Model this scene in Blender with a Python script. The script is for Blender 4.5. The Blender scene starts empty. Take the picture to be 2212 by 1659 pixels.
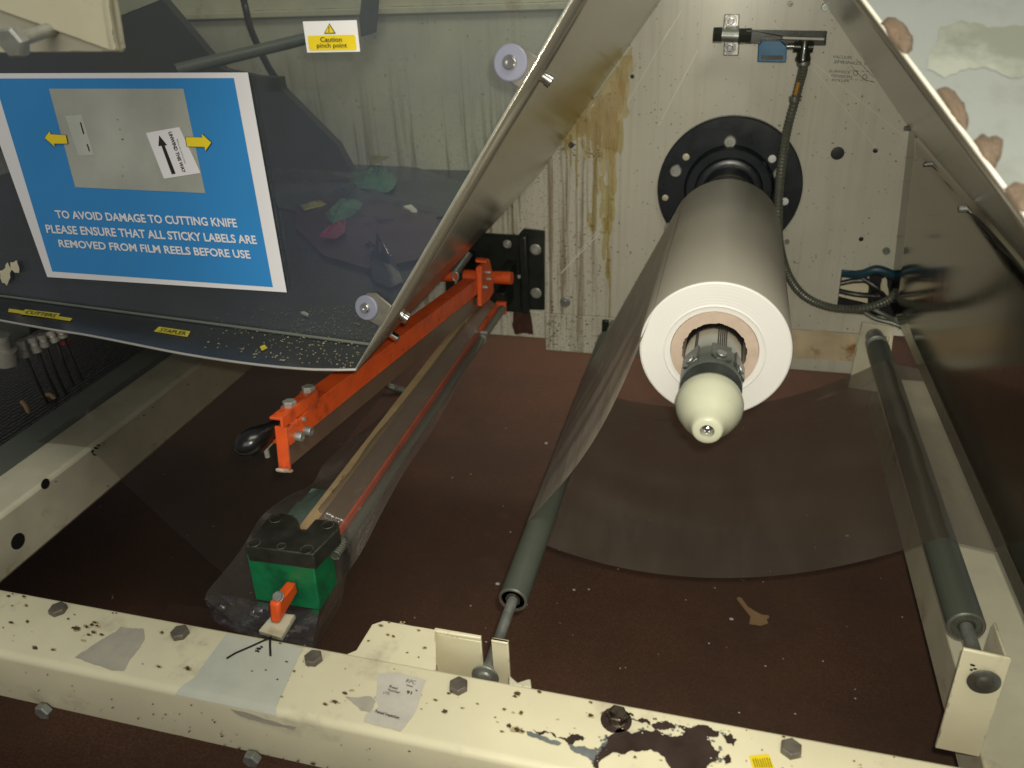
import bpy, bmesh, math, random
from mathutils import Vector as V, Matrix
from mathutils.geometry import tessellate_polygon
random.seed(7)
S = bpy.context.scene
COL = S.collection

# ------------------------------------------------------------------ camera, world, lamps, exposure
# axes: X along the machine front, Y away into the machine, Z up; the camera sits at the origin
DX = V((.9664, .0870, -.2420)); DY = V((.2541, -.4699, .8454)); DD = V((.0402, .8785, .4762))
cam = bpy.data.cameras.new("camera"); cam.sensor_width = 36; cam.lens = 1710/2212*36
cam.dof.use_dof = True; cam.dof.focus_distance = .97; cam.dof.aperture_fstop = 5.6
cam.clip_start = .01; cam.clip_end = 60
camo = bpy.data.objects.new("camera", cam); COL.objects.link(camo); S.camera = camo
right = V((DX.x, DY.x, -DD.x)).normalized(); fwd = V((DX.z, DY.z, -DD.z)).normalized()
up = right.cross(fwd).normalized(); right = fwd.cross(up)
camo.matrix_world = Matrix(((right.x, up.x, -fwd.x, 0), (right.y, up.y, -fwd.y, 0), (right.z, up.z, -fwd.z, 0), (0, 0, 0, 1)))

w = bpy.data.worlds.new("World"); S.world = w; w.use_nodes = True
bg = w.node_tree.nodes["Background"]; bg.inputs[0].default_value = (.80, .79, .72, 1); bg.inputs[1].default_value = .22

def area(name, loc, target, sx, sy, power, col, spread=180):
    l = bpy.data.lights.new(name, 'AREA'); l.shape = 'RECTANGLE'; l.size = sx; l.size_y = sy
    l.energy = power; l.color = col; l.spread = math.radians(spread)
    o = bpy.data.objects.new(name, l); COL.objects.link(o); o.location = loc
    o.rotation_euler = (V(target)-V(loc)).to_track_quat('-Z', 'Y').to_euler()
    return o
fl = bpy.data.lights.new("camera_flash", 'SPOT'); fl.energy = 26; fl.color = (1, .93, .76); fl.shadow_soft_size = .006
fl.spot_size = math.radians(104); fl.spot_blend = .9
flo = bpy.data.objects.new("camera_flash", fl); COL.objects.link(flo); flo.location = right*.012+up*.018
flo.rotation_euler = (V((.10, .92, -.40))).to_track_quat('-Z', 'Y').to_euler()
area("ceiling_lamp", (.55, .10, 1.7), (.05, 1.15, -.5), 1.5, .6, 22, (1, .95, .80))
area("room_lamp", (.25, -1.7, .9), (-.1, 1.2, -.5), 2.2, 1.2, 20, (1, .96, .86))
area("rear_lamp", (-.35, 2.45, .5), (-.10, 2.15, -1.05), .5, .3, 2.2, (1, .80, .60), 75)
S.view_settings.view_transform = 'Standard'; S.view_settings.look = 'None'
S.view_settings.exposure = 0; S.view_settings.gamma = 1; S.view_settings.use_curve_mapping = False
S.render.engine = 'CYCLES'
S.cycles.max_bounces = 10; S.cycles.transparent_max_bounces = 16
S.cycles.use_denoising = True; S.cycles.sample_clamp_indirect = 4; S.cycles.caustics_reflective = False

# ------------------------------------------------------------------ sight lines and planes
def ray(px, py):
    v = V(((px-1106)/1710, (py-829.5)/1710, 1)); return V((v.dot(DX), v.dot(DY), -v.dot(DD)))
def onX(px, py, c): r = ray(px, py); return r*(c/r.x)
def onY(px, py, c): r = ray(px, py); return r*(c/r.y)
def onZ(px, py, c): r = ray(px, py); return r*(c/r.z)
class Plane:
    def __init__(s, a, b, c, n=None):
        s.p = V(a); s.n = (V(b)-V(a)).cross(V(c)-V(a)).normalized()
        if s.n.dot(-s.p) < 0: s.n = -s.n      # normal looks towards the viewer side
    def __call__(s, px, py, off=0.0):
        r = ray(px, py); return r*(s.p.dot(s.n)/r.dot(s.n)) + s.n*off
FY, FZ, WY = .5175, -.626, 1.49            # back edge / top of front beam, face of the back panel
WALL = Plane((0, WY, 0), (1, WY, 0), (0, WY, 1))
GUARD = Plane(onZ(0, 642, -.368), onZ(800, 745, -.368), onZ(800, 745, -.368)+V((0, .227, 1)))
TRAYZ = -.368
TRAY = Plane((0, 0, TRAYZ), (1, 0, TRAYZ), (0, 1, TRAYZ))
BTOP = Plane((0, 0, FZ), (1, 0, FZ), (0, 1, FZ))
FLOORZ = -1.05
FLOOR = Plane((0, 0, FLOORZ), (1, 0, FLOORZ), (0, 1, FLOORZ))

# ------------------------------------------------------------------ materials
def nt(name):
    m = bpy.data.materials.new(name); m.use_nodes = True; t = m.node_tree
    return m, t, t.nodes, t.links, t.nodes["Principled BSDF"]
def noise(t, scale, detail=4, rough=.55, stretch=None, coord='Object'):
    tc = t.nodes.new("ShaderNodeTexCoord"); n = t.nodes.new("ShaderNodeTexNoise")
    n.inputs["Scale"].default_value = scale; n.inputs["Detail"].default_value = detail; n.inputs["Roughness"].default_value = rough
    if stretch:
        mp = t.nodes.new("ShaderNodeMapping"); mp.inputs["Scale"].default_value = stretch
        t.links.new(tc.outputs[coord], mp.inputs[0]); t.links.new(mp.outputs[0], n.inputs["Vector"])
    else: t.links.new(tc.outputs[coord], n.inputs["Vector"])
    return n.outputs["Fac"]
def ramp(t, fac, stops):
    r = t.nodes.new("ShaderNodeValToRGB"); e = r.color_ramp.elements
    while len(e) < len(stops): e.new(.5)
    for i, (p, c) in enumerate(stops):
        e[i].position = p; e[i].color = (*c, 1) if len(c) == 3 else c
    t.links.new(fac, r.inputs[0]); return r.outputs[0]
def mixc(t, fac, a, b, mode='MIX'):
    m = t.nodes.new("ShaderNodeMix"); m.data_type = 'RGBA'; m.blend_type = mode
    for s, v in ((0, fac), (6, a), (7, b)):
        if hasattr(v, 'links') or hasattr(v, 'is_linked'): t.links.new(v, m.inputs[s])
        elif s == 0: m.inputs[0].default_value = v
        else: m.inputs[s].default_value = (*v, 1)
    return m.outputs[2]
def bump(t, p, fac, strength, dist=.001):
    b = t.nodes.new("ShaderNodeBump"); b.inputs["Strength"].default_value = strength; b.inputs["Distance"].default_value = dist
    t.links.new(fac, b.inputs["Height"]); t.links.new(b.outputs[0], p.inputs["Normal"])
def paint(name, c, rough=.4, metal=0, var=.12, scale=30, grime=None, gscale=9, gpos=.62, stretch=None, bs=.15, spec=.5, bscale=120, coat=0, wear=None, wpos=.5):
    m, t, N, L, p = nt(name)
    n = noise(t, scale, 5)
    lo = tuple(x*(1-var) for x in c); hi = tuple(min(1, x*(1+var*.6)) for x in c)
    col = ramp(t, n, [(.3, lo), (.7, hi)])
    if grime:
        g = noise(t, gscale, 8, .65, stretch)
        f = ramp(t, g, [(gpos, (0, 0, 0)), (gpos+.14, (1, 1, 1))])
        col = mixc(t, f, col, grime)
    if wear:
        bv = N.new("ShaderNodeBevel"); bv.samples = 4; bv.inputs["Radius"].default_value = .0022
        ge = N.new("ShaderNodeNewGeometry"); dt = N.new("ShaderNodeVectorMath"); dt.operation = 'DOT_PRODUCT'
        L.new(bv.outputs[0], dt.inputs[0]); L.new(ge.outputs["Normal"], dt.inputs[1])
        e_ = ramp(t, dt.outputs["Value"], [(.90, (1, 1, 1)), (.985, (0, 0, 0))])
        nz = ramp(t, noise(t, 55, 6, .7), [(wpos, (0, 0, 0)), (wpos+.05, (1, 1, 1))])
        mu = N.new("ShaderNodeMath"); mu.operation = 'MULTIPLY'; L.new(e_, mu.inputs[0]); L.new(nz, mu.inputs[1])
        col = mixc(t, mu.outputs[0], col, wear)
    L.new(col, p.inputs["Base Color"])
    rr = ramp(t, noise(t, scale*.6, 4), [(.3, (rough*.8,)*3), (.7, (min(1, rough*1.25),)*3)])
    L.new(rr, p.inputs["Roughness"])
    p.inputs["Metallic"].default_value = metal; p.inputs["Specular IOR Level"].default_value = spec
    p.inputs["Coat Weight"].default_value = coat
    if bs: bump(t, p, noise(t, bscale, 3), bs, .0006)
    return m
def sheet(name, tint, haze, hazecol, gloss, grough=.08, crinkle=0, cscale=40, cstretch=None, ior=1.5):
    """clear or smoky film: see-through, a little milky, shiny at its surface"""
    m, t, N, L, p = nt(name); N.remove(p)
    out = N["Material Output"]
    tr = N.new("ShaderNodeBsdfTransparent"); tr.inputs[0].default_value = (*tint, 1)
    di = N.new("ShaderNodeBsdfDiffuse"); di.inputs[0].default_value = (*hazecol, 1)
    tl_ = N.new("ShaderNodeBsdfTranslucent"); tl_.inputs[0].default_value = (*hazecol, 1)
    md_ = N.new("ShaderNodeMixShader"); md_.inputs[0].default_value = .5; L.new(di.outputs[0], md_.inputs[1]); L.new(tl_.outputs[0], md_.inputs[2])
    gl = N.new("ShaderNodeBsdfGlossy"); gl.inputs["Roughness"].default_value = grough
    gl.inputs[0].default_value = (gloss, gloss, gloss, 1)
    m1 = N.new("ShaderNodeMixShader"); m2 = N.new("ShaderNodeMixShader")
    hn = ramp(t, noise(t, cscale*.3+4, 6, .6, cstretch), [(.35, (haze*(.45 if 'guard' in name else .75),)*3), (.7, (haze*(1.6 if 'guard' in name else 1.25),)*3)])
    L.new(hn, m1.inputs[0]); L.new(tr.outputs[0], m1.inputs[1]); L.new(md_.outputs[0], m1.inputs[2])
    lw = N.new("ShaderNodeLayerWeight"); lw.inputs[0].default_value = .5
    pw = N.new("ShaderNodeMath"); pw.operation = 'POWER'; pw.inputs[1].default_value = 4.5; L.new(lw.outputs["Facing"], pw.inputs[0])
    fr = N.new("ShaderNodeMath"); fr.operation = 'MULTIPLY_ADD'; fr.inputs[1].default_value = .9; fr.inputs[2].default_value = ((ior-1)/(ior+1))**2*1.6; L.new(pw.outputs[0], fr.inputs[0])
    L.new(fr.outputs[0], m2.inputs[0]); L.new(m1.outputs[0], m2.inputs[1]); L.new(gl.outputs[0], m2.inputs[2])
    L.new(m2.outputs[0], out.inputs[0])
    if crinkle:
        b = N.new("ShaderNodeBump"); b.inputs["Strength"].default_value = crinkle; b.inputs["Distance"].default_value = .004
        L.new(noise(t, cscale, 5, .6, cstretch), b.inputs["Height"]); L.new(b.outputs[0], gl.inputs["Normal"]); L.new(b.outputs[0], lw.inputs["Normal"])
        L.new(b.outputs[0], di.inputs["Normal"]); L.new(b.outputs[0], tl_.inputs["Normal"])
    return m
def brushed(name, c, rough, stretch, metal=1, grime=None, bs=.1, gpos=.6):
    m, t, N, L, p = nt(name)
    n = noise(t, 60, 4, .6, stretch)
    col = ramp(t, n, [(.3, tuple(x*.82 for x in c)), (.7, c)])
    if grime: col = mixc(t, ramp(t, noise(t, 7, 7, .6), [(gpos, (0, 0, 0)), (gpos+.15, (1, 1, 1))]), col, grime)
    L.new(col, p.inputs["Base Color"]); p.inputs["Metallic"].default_value = metal
    L.new(ramp(t, n, [(.3, (rough*.8,)*3), (.7, (rough*1.3,)*3)]), p.inputs["Roughness"])
    if bs: bump(t, p, n, bs, .0004)
    return m
M = {}
M['cream'] = paint('cream_paint', (.74, .70, .50), .34, var=.07, scale=14, grime=(.50, .46, .33), gscale=11, gpos=.56, bs=.12, bscale=60, coat=.25, wear=(.07, .045, .03), wpos=.535)
M['cream_old'] = paint('aged_cream_paint', (.60, .58, .44), .4, var=.12, scale=18, grime=(.36, .28, .16), gscale=14, gpos=.58, bs=.15, wear=(.07, .045, .03), wpos=.53)
# back panel: pale paint, streaks and speckles of dirt
def wall_mat():
    m, t, N, L, p = nt('stained_wall_paint')
    base = ramp(t, noise(t, 5, 5), [(.3, (.53, .52, .43)), (.7, (.62, .61, .51))])
    st = ramp(t, noise(t, 34, 9, .68, (2.6, 1, .07)), [(.50, (0, 0, 0)), (.64, (.85,)*3)])
    tc = N.new("ShaderNodeTexCoord"); sx = N.new("ShaderNodeSeparateXYZ"); L.new(tc.outputs['Object'], sx.inputs[0])
    def band(sock, lo, hi, a=1.0):
        mr = N.new("ShaderNodeMapRange"); mr.inputs[1].default_value = lo; mr.inputs[2].default_value = hi
        mr.inputs[3].default_value = 0; mr.inputs[4].default_value = a; L.new(sock, mr.inputs[0]); return mr.outputs[0]
    def mul(a, b):
        q = N.new("ShaderNodeMath"); q.operation = 'MULTIPLY'
        for i, v in enumerate((a, b)):
            if isinstance(v, (int, float)): q.inputs[i].default_value = v
            else: L.new(v, q.inputs[i])
        return q.outputs[0]
    near = band(sx.outputs[0], -.19, -.26)            # dripping zone to the left of the reel
    low = band(sx.outputs[2], -.15, -.36)
    w1 = mul(mul(near, low), st)
    c = mixc(t, w1, base, (.20, .15, .08))
    c = mixc(t, mul(st, .22), c, (.34, .30, .20))
    sp = ramp(t, noise(t, 170, 2, .5), [(.705, (0, 0, 0)), (.73, (1, 1, 1))])
    c = mixc(t, mul(sp, .75), c, (.10, .08, .05))
    sp2 = ramp(t, noise(t, 420, 2, .5), [(.64, (0, 0, 0)), (.68, (1, 1, 1))])
    c = mixc(t, mul(mul(sp2, near), low), c, (.06, .045, .03))
    L.new(c, p.inputs["Base Color"]); p.inputs["Roughness"].default_value = .33
    bump(t, p, noise(t, 35, 4), .12, .001)
    return m
M['wall'] = wall_mat()
M['rust'] = paint('rust_stained_paint', (.60, .50, .33), .55, var=.25, scale=22, grime=(.28, .12, .03), gscale=17, gpos=.55, bs=.3)
M['rust_dark'] = paint('rust_bleed', (.055, .022, .012), .8, var=.4, scale=60, bs=.3)
M['bare'] = paint('bare_brown_steel', (.060, .040, .033), .42, metal=.35, var=.35, scale=40, grime=(.10, .085, .075), gpos=.62, bs=.2)
M['chip'] = paint('chipped_paint_hole', (.075, .043, .025), .7, var=.5, scale=90, bs=.2)
M['tanstain'] = paint('tan_dirt_stain', (.46, .38, .22), .5, var=.3, scale=60)
M['primer'] = paint('grey_primer', (.16, .18, .18), .5, var=.3, scale=60)
M['bolt'] = paint('dull_steel_bolt', (.15, .135, .11), .45, metal=.35, var=.35, scale=70, bs=.3)
M['nickel'] = paint('nickel_fitting', (.68, .66, .58), .3, metal=.35, var=.2, scale=60)
M['reflectm'] = paint('pale_reflection', (.74, .73, .64), .4, bs=0)  # pale tone for reflections painted on the back panel
M['zinc'] = paint('zinc_plated_steel', (.42, .43, .39), .34, metal=.45, var=.25, scale=60, bs=.15)
M['dirty_zinc'] = paint('dirty_zinc', (.30, .32, .30), .42, metal=.6, var=.3, scale=60, grime=(.12, .11, .09), gpos=.55, bs=.2)
M['chrome'] = brushed('polished_steel', (.75, .74, .72), .14, (1, 1, 1), bs=0)
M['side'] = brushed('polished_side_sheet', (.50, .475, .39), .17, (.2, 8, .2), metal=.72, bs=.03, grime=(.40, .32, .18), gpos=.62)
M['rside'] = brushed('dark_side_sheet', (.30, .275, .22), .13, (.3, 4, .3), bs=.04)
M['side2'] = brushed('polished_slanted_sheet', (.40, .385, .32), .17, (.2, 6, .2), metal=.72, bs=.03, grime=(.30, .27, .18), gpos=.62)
M['stainless'] = paint('brushed_stainless', (.22, .24, .23), .5, metal=.2, var=.12, scale=4, grime=(.16, .17, .145), gscale=7, gpos=.55, bs=.08)
M['orange'] = paint('orange_paint', (.78, .105, .018), .42, var=.15, scale=30, grime=(.34, .045, .014), gscale=24, gpos=.55, bs=.2, wear=(.16, .09, .06), wpos=.47)
M['green'] = paint('green_plastic', (.008, .215, .075), .45, var=.16, scale=40, bs=.2, bscale=200, grime=(.006, .11, .045), gscale=16, gpos=.56, wear=(.05, .30, .15), wpos=.45)
M['blackp'] = paint('black_worn_steel', (.022, .023, .018), .5, var=.4, scale=60, grime=(.05, .042, .025), gpos=.54, bs=.35, bscale=260, wear=(.10, .09, .07), wpos=.42)
M['blackb'] = paint('black_bracket_paint', (.014, .018, .015), .34, var=.3, scale=50, grime=(.035, .033, .025), gpos=.6, bs=.2)
M['blackh'] = paint('black_handle_plastic', (.006, .006, .006), .24, var=.2, scale=40, bs=.05)
M['flange'] = paint('black_flange_paint', (.012, .017, .022), .30, var=.3, scale=40, grime=(.03, .035, .035), gpos=.6, bs=.15)
M['roller'] = paint('grey_green_roller', (.105, .122, .100), .38, metal=.25, var=.10, scale=16, bs=.06)
M['shaft'] = brushed('mandrel_steel', (.44, .46, .42), .33, (1, .1, 1), bs=.06)
M['shaft_dark'] = paint('dark_mandrel_steel', (.10, .115, .105), .35, metal=.7, var=.3, scale=60)
M['nose'] = paint('ivory_nylon', (.46, .475, .36), .30, var=.05, scale=14, bs=.05, grime=(.45, .38, .20), gscale=25, gpos=.70)
M['reel_end'] = paint('white_film_edge', (.70, .70, .68), .45, var=.02, scale=8, bs=0)
M['core'] = paint('cardboard_core', (.50, .40, .32), .75, var=.12, scale=60, bs=.3)
M['reel'] = None
M['tan'] = paint('tan_bar_strip', (.40, .29, .16), .42, var=.15, scale=40, bs=.1)
M['brownstrip'] = paint('smoked_strip', (.150, .098, .070), .22, var=.1, scale=20, bs=.04)
M['teal'] = paint('teal_pad', (.14, .27, .23), .5, var=.2, scale=60, grime=(.07, .13, .11), gscale=40, gpos=.55)
M['navy_sleeve'] = paint('dark_blue_sleeve', (.012, .055, .085), .5, var=.3)
M['blue_sensor'] = paint('blue_sensor_case', (.022, .15, .30), .4, var=.1)
M['sensor_black'] = paint('sensor_arm_black', (.020, .026, .018), .22, var=.2, coat=.4)
M['conduit'] = paint('grey_conduit', (.15, .16, .13), .35, metal=.3, var=.2, scale=60, bs=.1)
M['cable'] = paint('black_cable', (.016, .016, .016), .4, var=.2)
M['amber'] = paint('amber_sleeve', (.45, .22, .03), .4)
M['tray'] = paint('dark_tray', (.020, .024, .030), .25, var=.2, scale=20, bs=.08, spec=.6)
M['darkpanel'] = paint('dark_inner_panel', (.055, .058, .045), .5, var=.2, scale=6, bs=.05)
M['graybar'] = paint('grey_green_bar', (.12, .135, .115), .45, var=.12, scale=12)
M['navy'] = paint('dark_cabinet', (.012, .014, .020), .55, var=.3, scale=20)
M['white'] = paint('white_label', (.80, .80, .80), .45, var=.03, bs=0)
M['posterw'] = paint('poster_white', (.74, .74, .78), .22, var=.03, scale=5, bs=.05, bscale=12)
M['posterb'] = paint('poster_blue', (.030, .235, .58), .20, var=.12, scale=3, bs=.35, bscale=7)
M['posterphoto'] = paint('poster_picture_grey', (.37, .39, .35), .25, var=.32, scale=6, bs=.05, bscale=12)
M['yellow'] = paint('label_yellow', (.80, .62, .02), .4, var=.05, bs=0)
M['tape'] = paint('faded_yellow_tape', (.50, .42, .035), .45, var=.15, scale=60, bs=.1)
M['ink'] = paint('black_ink', (.012, .012, .012), .5, bs=0)
M['inkgrey'] = paint('faded_ink', (.10, .10, .09), .6, bs=0)
M['paper'] = paint('torn_paper', (.42, .40, .33), .6, var=.15, scale=50, bs=.3)
M['printed'] = paint('printed_label_paper', (.56, .54, .48), .5, var=.08, scale=60, bs=.4, bscale=90)
M['plastic_white'] = paint('pale_plastic_label', (.52, .54, .47), .22, var=.06, scale=40, bs=.1)
M['glue'] = sheet('amber_glue', (.96, .91, .70), .17, (.66, .56, .24), .9, .08, crinkle=.9, cscale=90)
M['guard'] = sheet('smoky_guard', (.90, .92, .88), .125, (.15, .18, .30), .75, .05, crinkle=.02, cscale=6, ior=1.52)
M['film'] = sheet('clear_film', (.86, .85, .83), .07, (.40, .38, .36), .8, .12, crinkle=.3, cscale=14, cstretch=(1, .25, 1))
M['web'] = sheet('tight_film', (.60, .58, .55), .82, (.80, .73, .60), .5, .30, crinkle=.12, cscale=40, cstretch=(6, .6, 1))
M['sag'] = sheet('sagging_film', (.66, .64, .61), .42, (.29, .25, .205), .7, .16, crinkle=.12, cscale=10, cstretch=(2, .5, 1))
M['wrap'] = sheet('crumpled_film', (.84, .83, .80), .25, (.38, .36, .33), .95, .10, crinkle=.9, cscale=30, cstretch=(1, .45, 1))
M['tail'] = sheet('glossy_crumpled_film', (.80, .80, .84), .36, (.38, .40, .48), 1.0, .09, crinkle=.5, cscale=60, ior=1.9)
M['scrap'] = paint('tan_scrap', (.36, .23, .12), .6, var=.1)
M['crumb'] = paint('crumbs', (.30, .26, .16), .7, var=.3)
M['flake'] = paint('white_flake', (.75, .74, .70), .6)
M['red'] = paint('red_collar', (.45, .03, .02), .4)
M['bag_green'] = paint('green_plastic_bag', (.075, .20, .13), .25, var=.3, scale=30, bs=.3, bscale=30)
M['bag_yellow'] = paint('yellow_plastic_scrap', (.24, .22, .06), .3, var=.2)
M['bag_pink'] = paint('pink_plastic_scrap', (.24, .01, .08), .3, var=.2)
M['bag_blue'] = paint('blue_plastic_scrap', (.03, .10, .22), .3)
M['bag_purple'] = paint('purple_plastic_sheet', (.055, .025, .045), .3, var=.25, scale=8)
M['bag_grey'] = paint('grey_plastic_sheet', (.055, .065, .062), .28, var=.3, scale=8, bs=.2, bscale=20)
M['bottle'] = paint('dark_clear_bottle', (.008, .009, .016), .08, var=.1, bs=1.0, bscale=55, spec=.9, coat=1)
M['beige'] = paint('dusty_beige_paint', (.56, .52, .38), .55, var=.12, scale=25, grime=(.30, .22, .12), gpos=.62)
M['glueblob'] = paint('brown_glue_blob', (.125, .090, .060), .6, var=.25, scale=50, bs=.8, bscale=60)
M['bright'] = paint('edge_highlight', (.80, .78, .68), .35, metal=.2, bs=0)  # near-white colour paints the highlight along the right sheet edge
# reel film: semi-glossy grey wound film
def reel_mat():
    m, t, N, L, p = nt('wound_film')
    n = noise(t, 10, 4, .5, (1, .4, 1)); L.new(ramp(t, n, [(.3, (.33, .315, .26)), (.7, (.385, .365, .305))]), p.inputs["Base Color"])
    p.inputs["Roughness"].default_value = .42; p.inputs["Coat Weight"].default_value = .15; p.inputs["Coat Roughness"].default_value = .2
    bump(t, p, noise(t, 90, 3, .5, (1, .05, 1)), .05, .0005)
    return m
M['reel'] = reel_mat()
def floor_mat():
    m, t, N, L, p = nt('grit_floor')
    a = ramp(t, noise(t, 3, 5), [(.3, (.082, .034, .017)), (.7, (.108, .049, .026))])
    g = ramp(t, noise(t, 330, 2, .6), [(.40, (0, 0, 0)), (.66, (1, 1, 1))])
    c = mixc(t, g, a, (.130, .064, .036))
    c = mixc(t, ramp(t, noise(t, 2.2, 6, .7), [(.42, (0, 0, 0)), (.62, (.7,)*3)]), c, (.060, .034, .022))
    c = mixc(t, ramp(t, noise(t, 9, 8, .7), [(.60, (0, 0, 0)), (.74, (.55,)*3)]), c, (.125, .074, .048))
    s = ramp(t, noise(t, 700, 1, .5), [(.72, (0, 0, 0)), (.76, (1, 1, 1))])
    c = mixc(t, s, c, (.26, .20, .15))
    L.new(c, p.inputs["Base Color"]); p.inputs["Roughness"].default_value = .75
    bump(t, p, noise(t, 300, 3, .6), .5, .002)
    return m
M['floor'] = floor_mat()
def mesh_mat():
    m, t, N, L, p = nt('chain_guard_mesh')
    tc = N.new("ShaderNodeTexCoord"); vo = N.new("ShaderNodeTexVoronoi"); vo.inputs["Scale"].default_value = 95
    vo.inputs["Randomness"].default_value = .25; L.new(tc.outputs['Object'], vo.inputs['Vector'])
    L.new(ramp(t, vo.outputs['Distance'], [(.25, (.035, .033, .036)), (.5, (.006, .006, .008))]), p.inputs["Base Color"])
    p.inputs["Roughness"].default_value = .45; bump(t, p, vo.outputs['Distance'], .8, .004)
    return m
M['chain'] = mesh_mat()

# ------------------------------------------------------------------ mesh builder
class MB:
    def __init__(s): s.b = bmesh.new()
    def face(s, pts): return s.b.faces.new([s.b.verts.new(V(p)) for p in pts])
    def box(s, lo, hi):
        lo, hi = V(lo), V(hi)
        c = [V((x, y, z)) for x in (lo.x, hi.x) for y in (lo.y, hi.y) for z in (lo.z, hi.z)]
        v = [s.b.verts.new(p) for p in c]
        for f in ((0, 1, 3, 2), (4, 6, 7, 5), (0, 4, 5, 1), (2, 3, 7, 6), (0, 2, 6, 4), (1, 5, 7, 3)):
            s.b.faces.new([v[i] for i in f])
        return s
    def prism(s, pts, ext):
        """closed outline pushed along ext"""
        pts = [V(p) for p in pts]; ext = V(ext); n = len(pts)
        a = [s.b.verts.new(p) for p in pts]; b = [s.b.verts.new(p+ext) for p in pts]
        for t in tessellate_polygon([pts]):
            try: s.b.faces.new([a[i] for i in t]); s.b.faces.new([b[i] for i in reversed(t)])
            except ValueError: pass
        for i in range(n): s.b.faces.new([a[i], a[(i+1) % n], b[(i+1) % n], b[i]])
        return s
    def lathe(s, p0, axis, prof, seg=48, cap0=True, cap1=True):
        p0, ax = V(p0), V(axis).normalized()
        u = ax.orthogonal().normalized(); v = ax.cross(u); rings = []
        for (d, r) in prof:
            if r <= 1e-6: rings.append([s.b.verts.new(p0+ax*d)])
            else: rings.append([s.b.verts.new(p0+ax*d+(u*math.cos(a)+v*math.sin(a))*r) for a in [2*math.pi*i/seg for i in range(seg)]])
        for A, B in zip(rings, rings[1:]):
            for i in range(seg):
                j = (i+1) % seg
                if len(A) == 1 and len(B) == 1: continue
                if len(A) == 1: s.b.faces.new([A[0], B[i], B[j]])
                elif len(B) == 1: s.b.faces.new([A[i], A[j], B[0]])
                else: s.b.faces.new([A[i], A[j], B[j], B[i]])
        if cap0 and len(rings[0]) > 1: s.b.faces.new(rings[0])
        if cap1 and len(rings[-1]) > 1: s.b.faces.new(rings[-1])
        return s
    def cyl(s, a, b, r, seg=32, r2=None):
        a, b = V(a), V(b); return s.lathe(a, b-a, [(0, r), ((b-a).length, r if r2 is None else r2)], seg)
    def tube(s, path, r, seg=12, ridge=0, step=.004):
        """round hose along a smooth path; ridge > 0 makes it corrugated"""
        P = smooth(path, step); n = len(P); rings = []
        ref = V((0, 0, 1))
        for i, p in enumerate(P):
            d = (P[min(i+1, n-1)]-P[max(i-1, 0)]).normalized()
            u = d.cross(ref)
            u = (d.orthogonal() if u.length < .05 else u).normalized(); v = d.cross(u)
            rr = r*(1-ridge*(i % 2))
            rings.append([s.b.verts.new(p+(u*math.cos(a)+v*math.sin(a))*rr) for a in [2*math.pi*k/seg for k in range(seg)]])
        for A, B in zip(rings, rings[1:]):
            for i in range(seg): j = (i+1) % seg; s.b.faces.new([A[i], A[j], B[j], B[i]])
        s.b.faces.new(rings[0]); s.b.faces.new(rings[-1]); return s
    def grid(s, rows):
        R = [[s.b.verts.new(V(p)) for p in r] for r in rows]
        for A, B in zip(R, R[1:]):
            for i in range(len(A)-1): s.b.faces.new([A[i], A[i+1], B[i+1], B[i]])
        return s
    def flat(s, pts, n=None):
        pts = [V(p) for p in pts]; a = [s.b.verts.new(p) for p in pts]
        for t in tessellate_polygon([pts]):
            try: s.b.faces.new([a[i] for i in t])
            except ValueError: pass
        return s
    def build(s, name, mat, parent=None, bevel=0, smooth_angle=35, solid=0, sub=0):
        bmesh.ops.recalc_face_normals(s.b, faces=s.b.faces)
        me = bpy.data.meshes.new(name); s.b.to_mesh(me); s.b.free()
        for p in me.polygons: p.use_smooth = True
        me.set_sharp_from_angle(angle=math.radians(smooth_angle))
        me.materials.append(M[mat] if isinstance(mat, str) else mat)
        o = bpy.data.objects.new(name, me); COL.objects.link(o)
        if parent: o.parent = parent; o.matrix_parent_inverse = parent.matrix_world.inverted()
        if solid:
            q = o.modifiers.new("thickness", 'SOLIDIFY'); q.thickness = solid; q.offset = -1
        if sub:
            q = o.modifiers.new("smooth", 'SUBSURF'); q.levels = sub; q.render_levels = sub
        if bevel:
            q = o.modifiers.new("edge", 'BEVEL'); q.width = bevel; q.segments = 2; q.limit_method = 'ANGLE'; q.angle_limit = math.radians(40)
        return o
def smooth(path, step=.004):
    P = [V(p) for p in path]; out = []
    for i in range(len(P)-1):
        p0, p1, p2, p3 = P[max(i-1, 0)], P[i], P[i+1], P[min(i+2, len(P)-1)]
        k = max(2, int((p2-p1).length/step))
        for j in range(k):
            t = j/k
            out.append(.5*((2*p1)+(p2-p0)*t+(2*p0-5*p1+4*p2-p3)*t*t+(3*p1-p0-3*p2+p3)*t**3))
    out.append(P[-1]); return out
def tag(o, label, cat, group=None, kind=None):
    if label: o['label'] = label
    if cat: o['category'] = cat
    if group: o['group'] = group
    if kind: o['kind'] = kind
    return o
def thing(name, label, cat, loc, group=None):
    o = bpy.data.objects.new(name, None); COL.objects.link(o); o.location = loc; o.empty_display_size = .02
    bpy.context.view_layer.update() if False else None
    o.matrix_world = Matrix.Translation(V(loc))
    return tag(o, label, cat, group)
def jag(pts, amp, lv=3, rnd=random):
    """ragged outline"""
    pts = [V(p) for p in pts]
    for k in range(lv):
        q = []; n = len(pts)
        for i in range(n):
            a, b = pts[i], pts[(i+1) % n]; d = b-a
            q.append(a); q.append((a+b)/2+V((d.y, -d.x))*rnd.uniform(-amp, amp))
        pts = q
    return pts
def patch(mb, plane, pts, off=.0004, amp=0, lv=3, thick=0):
    q = [V(p) for p in pts]
    if amp: q = jag(q, amp, lv)
    P = [plane(p[0], p[1], off) for p in q]
    if thick: mb.prism(P, plane.n*thick)
    else: mb.flat(P)
    return mb
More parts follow.
